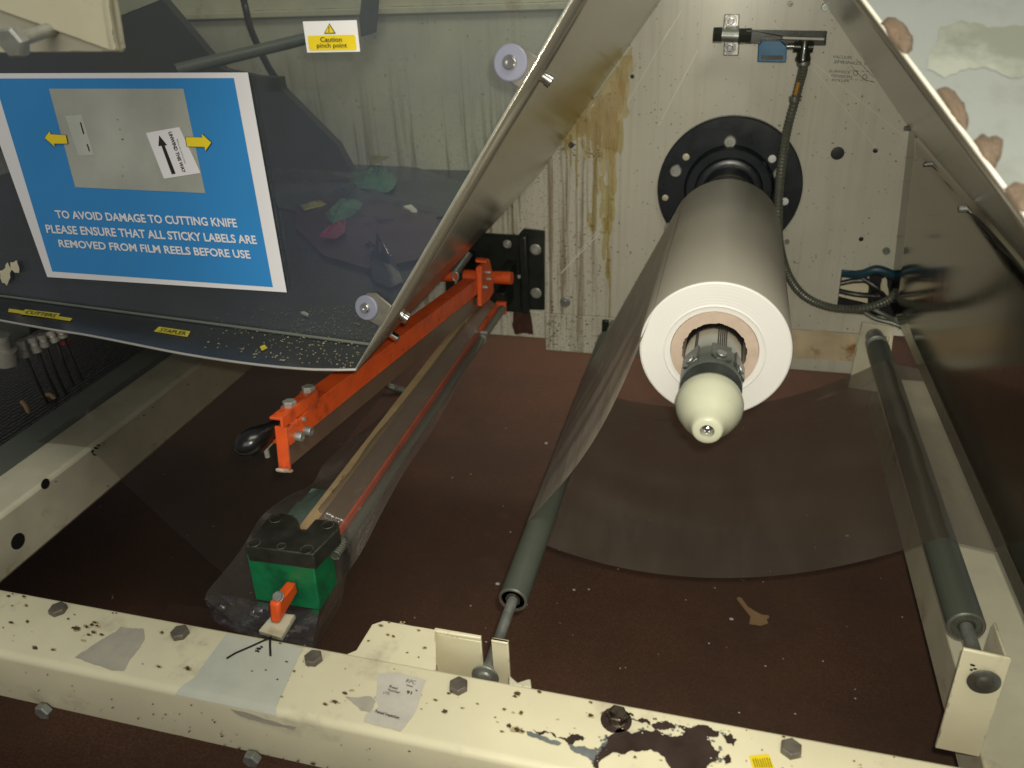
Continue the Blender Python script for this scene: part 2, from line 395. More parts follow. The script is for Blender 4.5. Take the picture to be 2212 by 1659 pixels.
def blobs(mb, plane, spots, off=.0005, rnd=random):
    for (x, y, r) in spots:
        n = 9 if r < 2.2 else 16; a0 = rnd.random()*6; pts = []
        ex = rnd.uniform(.6, 1.7)
        for i in range(n):
            a = 2*math.pi*i/n+a0; rr = r*rnd.uniform(.55, 1.25)
            pts.append((x+math.cos(a)*rr*ex, y+math.sin(a)*rr*.75+math.cos(a)*rr*.15*ex))
        patch(mb, plane, pts, off+rnd.random()*.0001)
    return mb
def text(mb, s, quad, plane, off=.0008, weight=0.0, shear=0):
    """lettering fitted to the four corners TL, TR, BR, BL of a cap-height box on a plane"""
    c = bpy.data.curves.new("lettering", 'FONT'); c.body = s; c.size = 1; c.offset = weight; c.shear = shear
    c.resolution_u = 3
    o = bpy.data.objects.new("lettering", c); COL.objects.link(o)
    me = bpy.data.meshes.new_from_object(o.evaluated_get(bpy.context.evaluated_depsgraph_get()))
    x0 = min(v.co.x for v in me.vertices); x1 = max(v.co.x for v in me.vertices)
    TL, TR, BR, BL = [V(q) for q in quad]; H = .729
    vs = []
    for v in me.vertices:
        u = (v.co.x-x0)/(x1-x0); t = v.co.y/H
        bot = BL.lerp(BR, u); top = TL.lerp(TR, u); p = bot+(top-bot)*t
        vs.append(mb.b.verts.new(plane(p.x, p.y, off)))
    for p in me.polygons:
        try: mb.b.faces.new([vs[i] for i in p.vertices])
        except ValueError: pass
    bpy.data.objects.remove(o); bpy.data.curves.remove(c); bpy.data.meshes.remove(me)
    return mb
def stroke(mb, plane, pts, wpx, off=.0006):
    """thin pen line"""
    pts = [V(p) for p in pts]
    for a, b in zip(pts, pts[1:]):
        d = (b-a); n = V((-d.y, d.x)).normalized()*wpx/2
        mb.flat([plane(*(a+n), off), plane(*(b+n), off), plane(*(b-n), off), plane(*(a-n), off)])
    return mb
def hexbolt(name, p, n, r, h, mat, parent, washer=0, rot=0, dome=.2, label=None):
    p, n = V(p), V(n).normalized(); m = MB()
    u = n.orthogonal().normalized(); v = n.cross(u)
    if washer: m.lathe(p, n, [(0, washer), (.0012, washer), (.0016, washer*.94)], 28)
    z0 = .0016 if washer else 0
    ring = lambda k, d: [p+n*(z0+d)+(u*math.cos(rot+a)+v*math.sin(rot+a))*k for a in [math.pi/3*i for i in range(6)]]
    A = [m.b.verts.new(q) for q in ring(r, 0)]; B = [m.b.verts.new(q) for q in ring(r, h*.8)]; C = [m.b.verts.new(q) for q in ring(r*.86, h)]
    for X, Y in ((A, B), (B, C)):
        for i in range(6): m.b.faces.new([X[i], X[(i+1) % 6], Y[(i+1) % 6], Y[i]])
    m.b.faces.new(C); m.b.faces.new(A)
    o = m.build(name, mat, parent, bevel=.0004)
    if label: o['label'] = label
    return o
def capscrew(name, p, n, r, h, mat, parent):
    p, n = V(p), V(n).normalized()
    return MB().lathe(p, n, [(0, r), (h*.9, r), (h, r*.9), (h, r*.5), (h*.45, r*.48), (h*.45, 0)], 20).build(name, mat, parent)

# ================================================================== SETTING
g = 4
o = MB().grid([[(-g+2*g*i/8, -1+7*j/8, FLOORZ) for i in range(9)] for j in range(9)]).build('floor', 'floor'); tag(o, None, None, kind='structure')

# ================================================================== BACK PANEL
bp = thing('back_panel', 'big stained cream back panel of the machine behind the film reel', 'panel', (0, WY, -.7))
def wall_with_hole():
    b = bmesh.new()
    # opening for the cables
    hole = [onY(1818, 582, WY), onY(1942, 592, WY), onY(1950, 690, WY), onY(1806, 676, WY)]
    outer = [V((-1.7, WY, .55)), V((.75, WY, .55)), V((.75, WY, -.6605)), V((-1.7, WY, -.6605))]
    ed = []
    for loop in (outer, hole):
        v = [b.verts.new(p) for p in loop]
        ed += [b.edges.new((v[i], v[(i+1) % len(v)])) for i in range(len(v))]
    bmesh.ops.triangle_fill(b, use_beauty=True, use_dissolve=False, edges=ed, normal=(0, -1, 0))
    return b
m = MB(); m.b.free(); m.b = wall_with_hole()
bmesh.ops.recalc_face_normals(m.b, faces=m.b.faces)
if m.b.faces[0].normal.y > 0: bmesh.ops.reverse_faces(m.b, faces=m.b.faces)
ext = bmesh.ops.extrude_face_region(m.b, geom=list(m.b.faces))
bmesh.ops.translate(m.b, verts=[e for e in ext['geom'] if isinstance(e, bmesh.types.BMVert)], vec=(0, .006, 0))
wall = m.build('sheet', 'wall', bp)
# upper ledge seen through the guard
zl = onY(800, 24, WY).z
MB().box((-1.7, WY-.012, zl-.006), (-.14, WY-.0005, zl+.006)).build('ledge', 'cream_old', bp, bevel=.002)
MB().box((-1.7, WY-.006, zl+.0065), (-.14, WY-.0005, .5)).build('upper_sheet', 'cream_old', bp)
# amber glue that ran down the panel
m = MB(); rg_ = random.Random(44)
def drip(x, y0, y1, w, bulb=1.25, lean=0):
    L_, R_ = [], []; n_ = max(6, int((y1-y0)/9)); ph = rg_.random()*6
    for i in range(n_+1):
        t = i/n_; y = y0+(y1-y0)*t; cx = x+lean*t+math.sin(t*5+ph)*1.6+rg_.uniform(-.8, .8)
        ww = w*(1-.55*t)*(.8+.3*math.sin(t*11+ph))
        if t > .86: ww = w*.5*bulb*(1 if t < .97 else .5)
        L_.append((cx-ww, y)); R_.append((cx+ww, y))
    patch(m, WALL, L_+[(x+lean, y1+w*.4)]+R_[::-1], .0008+rg_.random()*.0010)
for a_ in ((1350, 120, 250, 16), (1340, 150, 330, 12), (1325, 175, 420, 10), (1316, 200, 505, 9), (1322, 230, 478, 8), (1305, 205, 380, 9), (1312, 400, 600, 8), (1316, 560, 694, 3.4), (1296, 215, 350, 9), (1284, 225, 498, 9), (1276, 460, 498, 7),
           (1270, 240, 340, 9), (1258, 250, 318, 8), (1247, 262, 405, 5), (1262, 300, 352, 4), (1232, 290, 356, 6), (1222, 300, 332, 6), (1300, 380, 470, 7), (1330, 240, 330, 9), (1290, 330, 420, 6), (1306, 470, 560, 7)): drip(*a_)
patch(m, WALL, [(1366, 100), (1370, 150), (1340, 240), (1334, 330), (1300, 320), (1262, 290), (1220, 318), (1210, 310), (1262, 228), (1320, 160)], .0006, .08, 3)
o = m.build('glue_run', 'glue', bp); o['label'] = 'amber glue dripping down the panel'
m = MB(); blobs(m, WALL, [(1276, 486, 6), (1262, 262, 8), (1322, 430, 5), (1334, 146, 6), (1288, 400, 5), (1300, 500, 6), (1270, 330, 4), (1316, 560, 4)], .003); tag(m.build('glue_drops', 'glue', bp), None, None, kind='stuff')
# bright film reflections and a bright edge line, painted as thin pale strokes
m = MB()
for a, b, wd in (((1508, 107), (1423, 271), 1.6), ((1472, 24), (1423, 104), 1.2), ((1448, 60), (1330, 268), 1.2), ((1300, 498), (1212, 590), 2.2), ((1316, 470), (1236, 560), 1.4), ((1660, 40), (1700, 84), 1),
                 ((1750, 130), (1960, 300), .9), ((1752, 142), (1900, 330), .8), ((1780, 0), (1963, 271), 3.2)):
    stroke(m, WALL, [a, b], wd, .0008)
tag(m.build('reflection_lines', 'reflectm', bp), None, None, kind='stuff')
# pen notes
m = MB()
for s, x, y, wd, h in (("VACUUM", 1800, 122, 40, 7), ("SPRINGS ON", 1800, 133, 92, 7), ("SURFACE", 1790, 153, 48, 6), ("TENSION", 1795, 163, 46, 6), ("ROLLER", 1796, 172, 38, 6)):
    text(m, s, [(x, y-h/2), (x+wd, y-h/2+wd*.06), (x+wd, y+h/2+wd*.06), (x, y+h/2)], WALL, .001, 0, .3)
for c in ((1848, 158), (1868, 166)):
    stroke(m, WALL, [(c[0]+5*math.cos(a), c[1]+5*math.sin(a)) for a in [i*.7 for i in range(10)]], 1.2)
stroke(m, WALL, [(1850, 128), (1888, 168)], 1); stroke(m, WALL, [(1838, 142), (1866, 172), (1890, 178)], 1)
for i in range(5): stroke(m, WALL, [(1838+i*11, 152+i*.6), (1844+i*11, 152.5+i*.6)], 1); stroke(m, WALL, [(1836+i*11, 171+i), (1842+i*11, 171.6+i)], 1)
m.build('pen_note', 'ink', bp)
for (x, y, r) in ((1809, 331, .0105), (1891, 325, .004), (1860, 516, .004), (1234, 313, .0055), (1366, 165, .0035)):
    p = onY(x, y, WY); MB().lathe(p+V((0, -.0012, 0)), (0, 1, 0), [(0, r*1.06), (.001, r), (.0004, r*.5), (.0004, 0)], 24, cap0=False).build('drilled_hole', 'ink', bp)
for (x, y, r) in ((1700, 521, .004), (1782, 15, .006), (1840, 11, .005), (1914, 541, .006), (1707, 8, .004)):
    capscrew('screw', onY(x, y, WY), (0, -1, 0), r, .008, 'dirty_zinc', bp)
hexbolt('nut', onY(1221, 652, WY), (0, -1, 0), .0095, .008, 'dirty_zinc', bp, washer=.011)
rnd = random.Random(3); m = MB()
blobs(m, WALL, [(rnd.uniform(1190, 1950), rnd.uniform(20, 670), rnd.uniform(.6, 1.9)) for i in range(130)], .0006, rnd)
blobs(m, WALL, [(rnd.uniform(1110, 1300), rnd.uniform(470, 670), rnd.uniform(.6, 2.1)) for i in range(150)], .0006, rnd)
blobs(m, WALL, [(rnd.uniform(1205, 1300), rnd.gauss(328, 8), rnd.uniform(1, 2.6)) for i in range(26)], .0006, rnd)
tag(m.build('dirt_speckle', 'chip', bp), None, None, kind='stuff')

# ================================================================== MACHINE FRAME
fr = thing('machine_bed', 'chipped cream painted steel machine bed around the brown floor pit', 'machine bed', (-.3, .48, -.71))
BFY = .434                                     # front face of the front beam
BXR = onZ(2068, 1652, FZ).x
# front beam: rounded box section
prof = []
for (cy, cz, a0) in ((BFY+.008, FZ-.008, 180), (FY-.004, FZ-.004, 90), (FY-.004, -.700, 0), (BFY+.006, -.698, -90)):
    r = .008 if a0 == 180 else .004
    for k in range(5):
        a = math.radians(a0-k*22.5); prof.append(V((0, cy+r*math.cos(a), cz+r*math.sin(a))))
fb = MB().prism([p+V((-1.15, 0, 0)) for p in prof], (1.15+.62, 0, 0)).build('front_beam', 'cream', fr)
# extension plate behind the beam with the roller slot
def Bp(px, py): return onZ(px, py, FZ-.0006)
TY = .567
notch_l = Bp(938, 1452).x; nr = onY(1040, 1395, TY).x
yb0, yb1 = FY-.006, Bp(900, 1352).y
xL = Bp(765, 1411).x; xT = Bp(818, 1336).x
xs0, xs1 = onY(1040, 1400, TY).x, onY(1062, 1400, TY).x
xe = onY(1098, 1400, TY).x
m = MB()
m.prism([V((xL-.012, yb0, FZ-.001)), V((xL, FY+.006, FZ-.001)), V((xT-.004, yb1-.008, FZ-.001)), V((xT+.006, yb1, FZ-.001)), V((xs0, yb1, FZ-.001)), V((xs0, TY, FZ-.001)), V((xs0-.05, TY-.001, FZ-.001)), V((notch_l, FY+.002, FZ-.001)), V((notch_l, yb0, FZ-.001))], (0, 0, -.004))
m.build('roller_plate', 'cream', fr, bevel=.0015)
m = MB()
m.box((xs0-.052, TY, FZ-.006), (xs0, TY+.004, FZ-.0005)).box((xs0-.060, TY, FZ-.075), (xs0, TY+.004, FZ-.0062))
m.prism([V((notch_l-.002, FY+.001, FZ-.006)), V((xs0-.055, TY+.002, FZ-.006)), V((xs0-.055, TY+.002, -.70)), V((notch_l-.002, FY+.001, -.70))], (-.003, .001, 0))
m.box((xs1, TY, FZ-.075), (xe, TY+.004, FZ-.001)).box((xs1, TY+.0045, FZ-.0045), (xe, yb1-.002, FZ-.001))
m.build('slot_plate', 'cream', fr, bevel=.001)
p = onZ(1130, 1470, FZ-.012)
MB().prism([Bp(1100, 1458), Bp(1118, 1474), Bp(1134, 1468), Bp(1146, 1466), Bp(1148, 1485), Bp(1100, 1478)], (0, 0, -.004)).build('weld_tab', 'cream_old', fr, bevel=.001)
# left beam + grey companion rail, right beam, rear beam
MB().box((-.975, FY+.0005, -.714), (-.895, WY-.002, -.6262)).build('left_beam', 'cream_old', fr, bevel=.006)
MB().box((-1.049, FY+.0005, -.70), (-.9765, WY-.002, -.632)).build('outer_rail', 'graybar', fr, bevel=.003)
RBX = .3055
MB().box((RBX, .30, -.82), (RBX+.30, WY-.002, -.750)).build('right_beam', 'cream_old', fr, bevel=.003)
MB().box((BXR, .4345, -.7495), (BXR+.4, FY, -.66)).build('corner_block', 'cream_old', fr, bevel=.003)
MB().box((-.347, WY-.003, -.747), (onY(1858, 750, WY).x, WY+.07, -.6615)).build('rear_beam', 'wall', fr, bevel=.0015)
MB().box((-1.1, WY+.002, -.722), (-.3475, WY+.07, -.6615)).build('rear_beam', 'wall', fr, bevel=.0015)
RB = Plane((0, WY-.003, 0), (1, WY-.003, 0), (0, WY-.003, 1))
m = MB(); patch(m, RB, [(1700, 711), (1852, 722), (1842, 781), (1697, 771)], .0006, .03, 3); o = m.build('rust_stain', 'rust', fr); o['label'] = 'rusty orange stained strip of the rear beam'
m = MB(); patch(m, Plane((0, WY+.002, 0), (1, WY+.002, 0), (0, WY+.002, 1)), [(1108, 672), (1146, 672), (1150, 700), (1152, 723), (1112, 722), (1106, 700)], .0006, .08, 3); m.build('rust_stain', 'rust_dark', fr)
m = MB(); rnd = random.Random(12)
blobs(m, RB, [(rnd.uniform(1182, 1205), rnd.uniform(680, 750), rnd.uniform(.7, 1.9)) for i in range(60)]+[(rnd.uniform(1185, 1300), rnd.uniform(680, 755), rnd.uniform(.6, 2)) for i in range(60)], .0007, rnd)
tag(m.build('dirt_speckle', 'chip', fr), None, None, kind='stuff')
MB().box((onY(1308, 700, WY).x-.006, WY-.012, -.80), (onY(1308, 700, WY).x+.008, WY-.0035, -.665)).build('drain_pipe', 'blackb', fr, bevel=.002)

# bolts of the front beam
FRONT = Plane((0, BFY, 0), (1, BFY, 0), (0, BFY, 1))
for i, (x, y) in enumerate(((127, 1320), (390, 1371), (678, 1426), (991, 1486), (1708, 1622))):
    hexbolt('bolt', onZ(x, y, FZ), (0, 0, 1), .0098, .0065, 'bolt', fr, rot=i*.7)
M['shinybolt'] = paint('rubbed_bolt', (.30, .25, .20), .25, metal=.9, var=.5, scale=90, grime=(.06, .045, .035), gscale=60, gpos=.48, bs=.6)
o = hexbolt('bolt', onZ(1333, 1552, FZ), (0, 0, 1), .0098, .0070, 'shinybolt', fr, washer=.0108, rot=.2, label='worn shiny bolt with bare steel showing')
MB().lathe(onZ(1331, 1556, FZ)+V((0, 0, .0003)), (0, 0, 1), [(0, .0145), (.0006, .014)], 20).build('washer', 'bare', fr)
for i, (x, y) in enumerate(((100, 1530), (549, 1633))):
    hexbolt('bolt', onY(x, y, BFY), (0, -1, 0), .0095, .008, 'dirty_zinc', fr, rot=.4+i)
# paint chips, scattered and clustered
rnd = random.Random(5); m = MB(); sp = []
def along(t): return t*2065, 1271+.1845*t*2065
for i in range(90):
    t = rnd.random(); x, y = along(t); sp.append((x, y+rnd.uniform(8, 120)+30*(x/2212), abs(rnd.gauss(0, 2.0))+.8))
for i in range(26):
    t = rnd.random(); x, y = along(t); sp.append((x, y+rnd.uniform(4, 10), rnd.uniform(1.2, 3.4)))
for x, y, r in ((165, 1358, 6), (198, 1350, 4), (205, 1345, 3.4), (210, 1352, 3), (202, 1366, 4.5), (192, 1372, 3), (148, 1337, 2.6), (130, 1293, 3.6), (72, 1283, 2), (350, 1367, 4), (562, 1400, 2.5), (392, 1330, 3), (415, 1334, 2.4),
                (1390, 1620, 4), (998, 1530, 2), (1116, 1499, 6), (1112, 1505, 4), (961, 1537, 5), (1090, 1533, 3), (1100, 1568, 6), (1118, 1578, 7), (1128, 1580, 4), (1330, 1568, 4), (1276, 1518, 3), (745, 1498, 4), (1165, 1495, 4)):
    sp.append((x, y, r))
sp = [(x, y, r) for (x, y, r) in sp if BFY+.010 < onZ(x, y, FZ).y < FY-.004]
sp += [(823, 1352, 3), (870, 1345, 3.2), (905, 1362, 2), (850, 1375, 2.5), (918, 1400, 2.5), (838, 1372, 2.2), (905, 1420, 2), (840, 1345, 1.5), (796, 1385, 2), (880, 1410, 1.5)]
blobs(m, BTOP, sp, .0005, rnd)
fs = [(rnd.uniform(20, 1150), 0, rnd.uniform(.8, 2.4)) for i in range(60)]
fs = [(x, 1436+.168*x+rnd.uniform(0, 88), r) for x, _, r in fs]
fs += [(x, 1518+.196*x-rnd.uniform(0, 3), rnd.uniform(1.5, 4)) for x in range(100, 760, 32)]
blobs(m, FRONT, [(x, y, r) for x, y, r in fs if -.70 < onY(x, y, BFY).z < FZ-.011], .0005, rnd)
sm_ = MB(); patch(sm_, FRONT, [(497, 1530), (530, 1538), (585, 1556), (640, 1571), (634, 1577), (600, 1568), (560, 1558), (520, 1546)], .0006, .05, 2); sm_.build('scrape', 'paper', fr)
tag(m.build('paint_chips', 'chip', fr), None, None, kind='stuff')
m = MB(); rnd = random.Random(6)
blobs(m, BTOP, [(x+rnd.uniform(-.6, .6), y+rnd.uniform(-.6, .6), r*1.35+.5) for x, y, r in sp if r > 1.3], .00025, rnd)
for i in range(44):
    x, y = along(rnd.random()); blobs(m, BTOP, [(x, y+rnd.uniform(15, 110), rnd.uniform(1, 4))], .00022, rnd)
tag(m.build('dirt_rims', 'tanstain', fr), None, None, kind='stuff')
for hx, hy, ax_ in ((39, 1169, .0105), (98, 1045, .007)):
    q = onX(hx, hy, -.8948); MB().lathe(q, (-1, 0, 0), [(0, ax_*1.08), (-.0006, ax_), (-.0006, ax_*.5), (-.0006, 0)], 24, cap0=False).build('drilled_hole', 'ink', fr)
LBP = Plane((-.8948, 0, 0), (-.8948, 1, 0), (-.8948, 0, 1)); m = MB(); rnd = random.Random(15)
blobs(m, LBP, [(199, 975, 5), (206, 968, 3.5), (212, 962, 3), (203, 982, 3), (224, 958, 2), (298, 905, 2), (310, 897, 2), (120, 1040, 1.5), (85, 1190, 1.5), (232, 1050, 1.6), (330, 880, 1.6), (405, 830, 2)]+[(rnd.uniform(30, 400), 0, rnd.uniform(.6, 1.4)) for i in range(0)], .0006, rnd)
tag(m.build('paint_chips', 'ink', fr), None, None, kind='stuff')
# the big bare patch at the right
m = MB()
patch(m, BTOP, [(1352, 1543), (1420, 1560), (1500, 1572), (1560, 1580), (1552, 1592), (1530, 1596), (1538, 1612), (1555, 1622), (1552, 1640), (1534, 1650), (1520, 1668), (1290, 1668), (1282, 1645), (1296, 1625), (1310, 1610), (1308, 1592), (1340, 1572), (1390, 1578), (1440, 1588), (1468, 1590), (1480, 1582), (1466, 1572), (1400, 1556)], .0009, .24, 5)
for pp in ([(1150, 1576), (1180, 1580), (1230, 1592), (1262, 1596), (1258, 1602), (1220, 1600), (1170, 1588)], [(1560, 1590), (1580, 1586), (1592, 1600), (1584, 1614), (1570, 1606)], [(1560, 1640), (1576, 1632), (1580, 1648), (1566, 1656)], [(1322, 1540), (1352, 1540), (1370, 1549), (1345, 1556), (1318, 1560)]):
    patch(m, BTOP, pp, .0009, .25, 4)
m.build('bare_patch', 'bare', fr)
m = MB(); rnd = random.Random(19); rim = [(1352, 1543), (1300, 1592), (1308, 1600), (1296, 1625), (1284, 1645), (1340, 1572), (1390, 1577), (1440, 1587), (1478, 1582), (1466, 1572), (1420, 1560), (1500, 1572), (1556, 1582), (1540, 1598), (1550, 1618), (1552, 1638), (1538, 1650)]
for x, y in rim:
    for q in range(6): blobs(m, BTOP, [(x+rnd.gauss(0, 7), y+rnd.gauss(0, 4), rnd.uniform(1, 4.5))], .0006+.00002*q, rnd)
tag(m.build('primer_flecks', 'primer', fr), None, None, kind='stuff')
m = MB()
for x, y in rim:
    for q in range(2): blobs(m, BTOP, [(x+rnd.gauss(0, 9), y+rnd.gauss(0, 5), rnd.uniform(.8, 2.8))], .00105, rnd)
tag(m.build('paint_flecks', 'cream_old', fr), None, None, kind='stuff')
m = MB()
patch(m, BTOP, [(1136, 1581), (1160, 1586), (1190, 1600), (1214, 1606), (1206, 1612), (1170, 1600), (1140, 1590)], .0007, .14, 3)
patch(m, BTOP, [(1226, 1608), (1262, 1612), (1290, 1622), (1300, 1606), (1318, 1590), (1332, 1580), (1326, 1600), (1312, 1622), (1296, 1640), (1284, 1650), (1240, 1626)], .0007, .14, 3)
m.build('bare_patch', 'primer', fr)
# right roller bracket and rear roller bracket
m = MB(); BRY = .633
BRP = Plane((0, BRY, 0), (1, BRY, 0), (0, BRY, 1))
m.prism([onY(2082, 1402, BRY), onY(2186, 1424, BRY), onY(2115, 1637, BRY), onY(2020, 1617, BRY)], (0, .004, 0))
m.build('roller_bracket', 'cream', fr, bevel=.0015)
q = onY(2183, 1424, BRY)
MB().box((q.x-.003, BRY+.0042, -.7495), (q.x, BRY+.05, q.z-.002)).build('bracket_side', 'cream_old', fr, bevel=.001)
m = MB(); blobs(m, BRP, [(2100, 1436, 4), (2098, 1446, 3.5), (2106, 1444, 3)], .0006); tag(m.build('paint_chips', 'ink', fr), None, None, kind='stuff')
RRY = 1.43
m = MB(); m.prism([onY(1862, 697, RRY), onY(1932, 706, RRY), onY(1915, 850, RRY), onY(1832, 838, RRY)], (0, .004, 0)); m.build('roller_bracket', 'cream_old', fr, bevel=.001)
for x in (1916, 1922): q = onY(x, 735, RRY-.004); MB().box((q.x-.0025, RRY-.010, -.70), (q.x+.0012, RRY-.0005, -.635)).build('bracket_rib', 'cream', fr, bevel=.0008)

# ================================================================== PAPERS AND STICKERS ON THE FRONT BEAM
m = MB(); patch(m, BTOP, [(261, 1355), (310, 1359), (312, 1383), (268, 1450), (240, 1448), (205, 1437), (162, 1421), (185, 1406), (225, 1380), (250, 1366)], .0007, .06, 3)
tag(m.build('torn_label', 'paper'), 'grey torn label remnant left of the second top bolt on front beam', 'label')
m = MB()
fold = BFY+.0095
def wrap(px0, px1, ptop, top_mat_off=.0008):
    pass
A0, A1 = onZ(489, 1371, FZ), onZ(655, 1400, FZ); B0, B1 = onZ(420, 1466, FZ), onZ(598, 1524, FZ)
rows = []
for k in range(11):
    t = k/10
    if t < .8:
        y = A0.y+(fold-A0.y)*t/.8; z = FZ+.0012; xl = A0.x+(B0.x-A0.x)*t/.8+.0; xr = A1.x+(B1.x-A1.x)*t/.8
    else:
        a = (t-.8)/.2*math.pi/2; a *= .75; y = BFY+.008-.0088*math.sin(a); z = FZ-.008+.0088*math.cos(a); xl = B0.x-.006-.004*a; xr = B1.x+.002*a
    rows.append([(xl+(xr-xl)*i/8, y, z) for i in range(9)])
m.grid(rows)
tag(m.build('plastic_sheet_label', 'plastic_white'), 'pale square plastic label with black arrow marks wrapped over the beam edge', 'label')
m = MB(); stroke(m, BTOP, [(588, 1378), (545, 1398), (510, 1413), (490, 1425)], 4, .0018); stroke(m, BTOP, [(584, 1380), (584, 1400), (585, 1420)], 5, .0018)
blobs(m, BTOP, [(560, 1404, 5), (556, 1409, 3.5), (566, 1400, 3), (620, 1432, 2), (636, 1452, 2.4), (600, 1470, 2), (545, 1452, 2), (575, 1450, 2)], .0018)
tag(m.build('marker_stroke', 'ink'), 'black hand drawn marks on the pale square plastic label', 'marking')
m = MB(); pts = [(817, 1457), (855, 1453), (921, 1471), (908, 1510), (893, 1548), (866, 1582), (820, 1570), (786, 1560), (790, 1545), (818, 1528), (812, 1510), (815, 1480)]
patch(m, BTOP, pts, .0010, .035, 2)
pl = m.build('reel_label', 'printed'); tag(pl, 'crumpled printed paper label reading Passed Inspection beside the fourth top bolt', 'label')
m = MB()
text(m, "Reel", [(843, 1482), (860, 1487), (858, 1492), (841, 1487)], BTOP, .0016, .01)
text(m, "Number", [(840, 1489), (866, 1496), (864, 1501), (838, 1494)], BTOP, .0016, .01)
text(m, "91", [(880, 1493), (891, 1496), (889, 1503), (878, 1500)], BTOP, .0016, .03)
text(m, "LTD", [(830, 1495), (843, 1498), (841, 1504), (828, 1500)], BTOP, .0016)
text(m, "Passed Inspection", [(813, 1535), (864, 1549), (862, 1556), (811, 1541)], BTOP, .0016, .02)
blobs(m, BTOP, [(900, 1494, 2)], .0016); m.build('lettering', 'ink', pl)
m = MB(); text(m, "RPC", [(880, 1468), (900, 1473), (897, 1481), (877, 1476)], BTOP, .0016); stroke(m, BTOP, [(878, 1482), (892, 1486)], 2, .0016); m.build('logo', 'inkgrey', pl)
m = MB(); patch(m, BTOP, [(745, 1506), (800, 1505), (812, 1516), (800, 1540), (780, 1536), (765, 1522)], .0007, .06, 3)
tag(m.build('torn_label', 'paper'), 'small triangular torn paper scrap left of the printed inspection label', 'label')
m = MB(); patch(m, BTOP, [(1618, 1634), (1660, 1630), (1676, 1668), (1628, 1668)], .0009)
ys = m.build('yellow_sticker', 'yellow'); tag(ys, 'yellow sticker with rows of dark print at the bottom right of the beam', 'sticker')
m = MB()
for i in range(8): stroke(m, BTOP, [(1626+i*5, 1640-i*.4+random.uniform(0, 3)), (1632+i*5, 1660)], 1.6, .0014)
m.build('lettering', 'ink', ys)

# ================================================================== MANDREL WITH FLANGE
AX = V((0.001, 0, -.388))
md = thing('mandrel', 'steel reel spindle with black flange and ivory nose cone', 'spindle', (AX.x, WY, AX.z))
FYf = WY-.0005
m = MB().lathe(V((AX.x, FYf, AX.z)), (0, -1, 0), [(0, .127), (.012, .127), (.014, .125), (.014, .079), (.019, .077), (.026, .075), (.028, .073), (.028, .060), (.036, .057), (.038, .052), (.038, .046), (.060, .044), (.064, .040), (.16, .040)], 96)
m.build('flange', 'flange', md, smooth_angle=25)
m = MB()
for k in range(5): m.lathe(V((AX.x, FYf-.066-k*.022, AX.z)), (0, -1, 0), [(0, .0402), (.002, .0425), (.012, .0425), (.014, .0402)], 64)
m.build('collar', 'blackp', md)
FLP = Plane((0, FYf-.014, 0), (1, FYf-.014, 0), (0, FYf-.014, 1))
for (x, y, r) in ((1577, 306, .0105), (1460, 369, .0105), (1683, 374, .0105), (1447, 492, .0105), (1678, 497, .009)):
    q = FLP(x, y); MB().lathe(q, (0, -1, 0), [(0, r), (.004, r), (.006, r*.85), (.006, r*.4), (.004, r*.35), (.004, 0)], 24).build('bolt', 'zinc', md)
for (x, y, r) in ((1668, 343, .0068), (1695, 435, .0068), (1437, 427, .0058), (1482, 339, .0062)):
    q = FLP(x, y); MB().lathe(q, (0, -1, 0), [(0, r), (.0012, r), (.0016, r*.9)], 20).build('plug', 'white' if x > 1600 else 'cream_old', md)
# shaft
m = MB().lathe(V((AX.x, 1.44, AX.z)), (0, -1, 0), [(0, .0300), (.725, .0300), (.726, .0296)], 72)
m.build('shaft', 'shaft', md)
# expanding key with grooves along the shaft, jaws at its end
def on_shaft(ang, r): return V((AX.x+r*math.sin(ang), 0, AX.z+r*math.cos(ang)))
for a0, n in ((math.radians(14), 5), (math.radians(-38), 2), (math.radians(72), 3)):
    m = MB()
    for k in range(n):
        a = a0+(k-(n-1)/2)*.07; c = on_shaft(a, .0302)
        m.cyl((c.x, .745, c.z), (c.x, 1.1, c.z), .0007, 8)
    m.build('groove', 'ink', md)
m = MB().lathe(V((AX.x, .752, AX.z)), (0, -1, 0), [(0, .0303), (.003, .0306), (.018, .0306), (.020, .0303), (.038, .0303)], 72); m.build('chuck_sleeve', 'shaft_dark', md)
for ang in (-48, 14, 62):
    a = math.radians(ang); c = on_shaft(a, .0310); n = V((math.sin(a), 0, math.cos(a))); tt = V((math.cos(a), 0, -math.sin(a)))
    m = MB(); q = V((c.x, .756, c.z))
    m.prism([q+tt*.010, q-tt*.010, q-tt*.010+V((0, -.026, 0)), q-tt*.004+V((0, -.033, 0)), q+tt*.010+V((0, -.030, 0))], -n*.004); m.build('jaw', 'shaft_dark', md, bevel=.0008)
    MB().lathe(V((c.x, .735, c.z))+n*.0002, n, [(0, .0055), (.0014, .0050), (.0018, .003), (.001, 0)], 18).build('jaw_screw', 'dirty_zinc', md)
m = MB().lathe(V((AX.x, .718, AX.z)), (0, -1, 0), [(.0255, .0296), (.026, .0304), (.031, .0314), (.037, .0320), (.043, .0312), (.048, .0292), (.056, .0262), (.063, .0225), (.069, .0190), (.074, .0165), (.080, .0145), (.083, .0135), (.0845, .0118), (.0845, .0066), (.0780, .0064)], 72, cap1=False)
m.build('nose_cone', 'nose', md, smooth_angle=50)
m = MB().lathe(V((AX.x, .6405, AX.z)), (0, -1, 0), [(0, .0064), (.001, .0062), (.001, .0035), (.005, .0033), (.0055, .0025), (.004, .0018), (.004, 0)], 24); m.build('nose_screw', 'chrome', md)

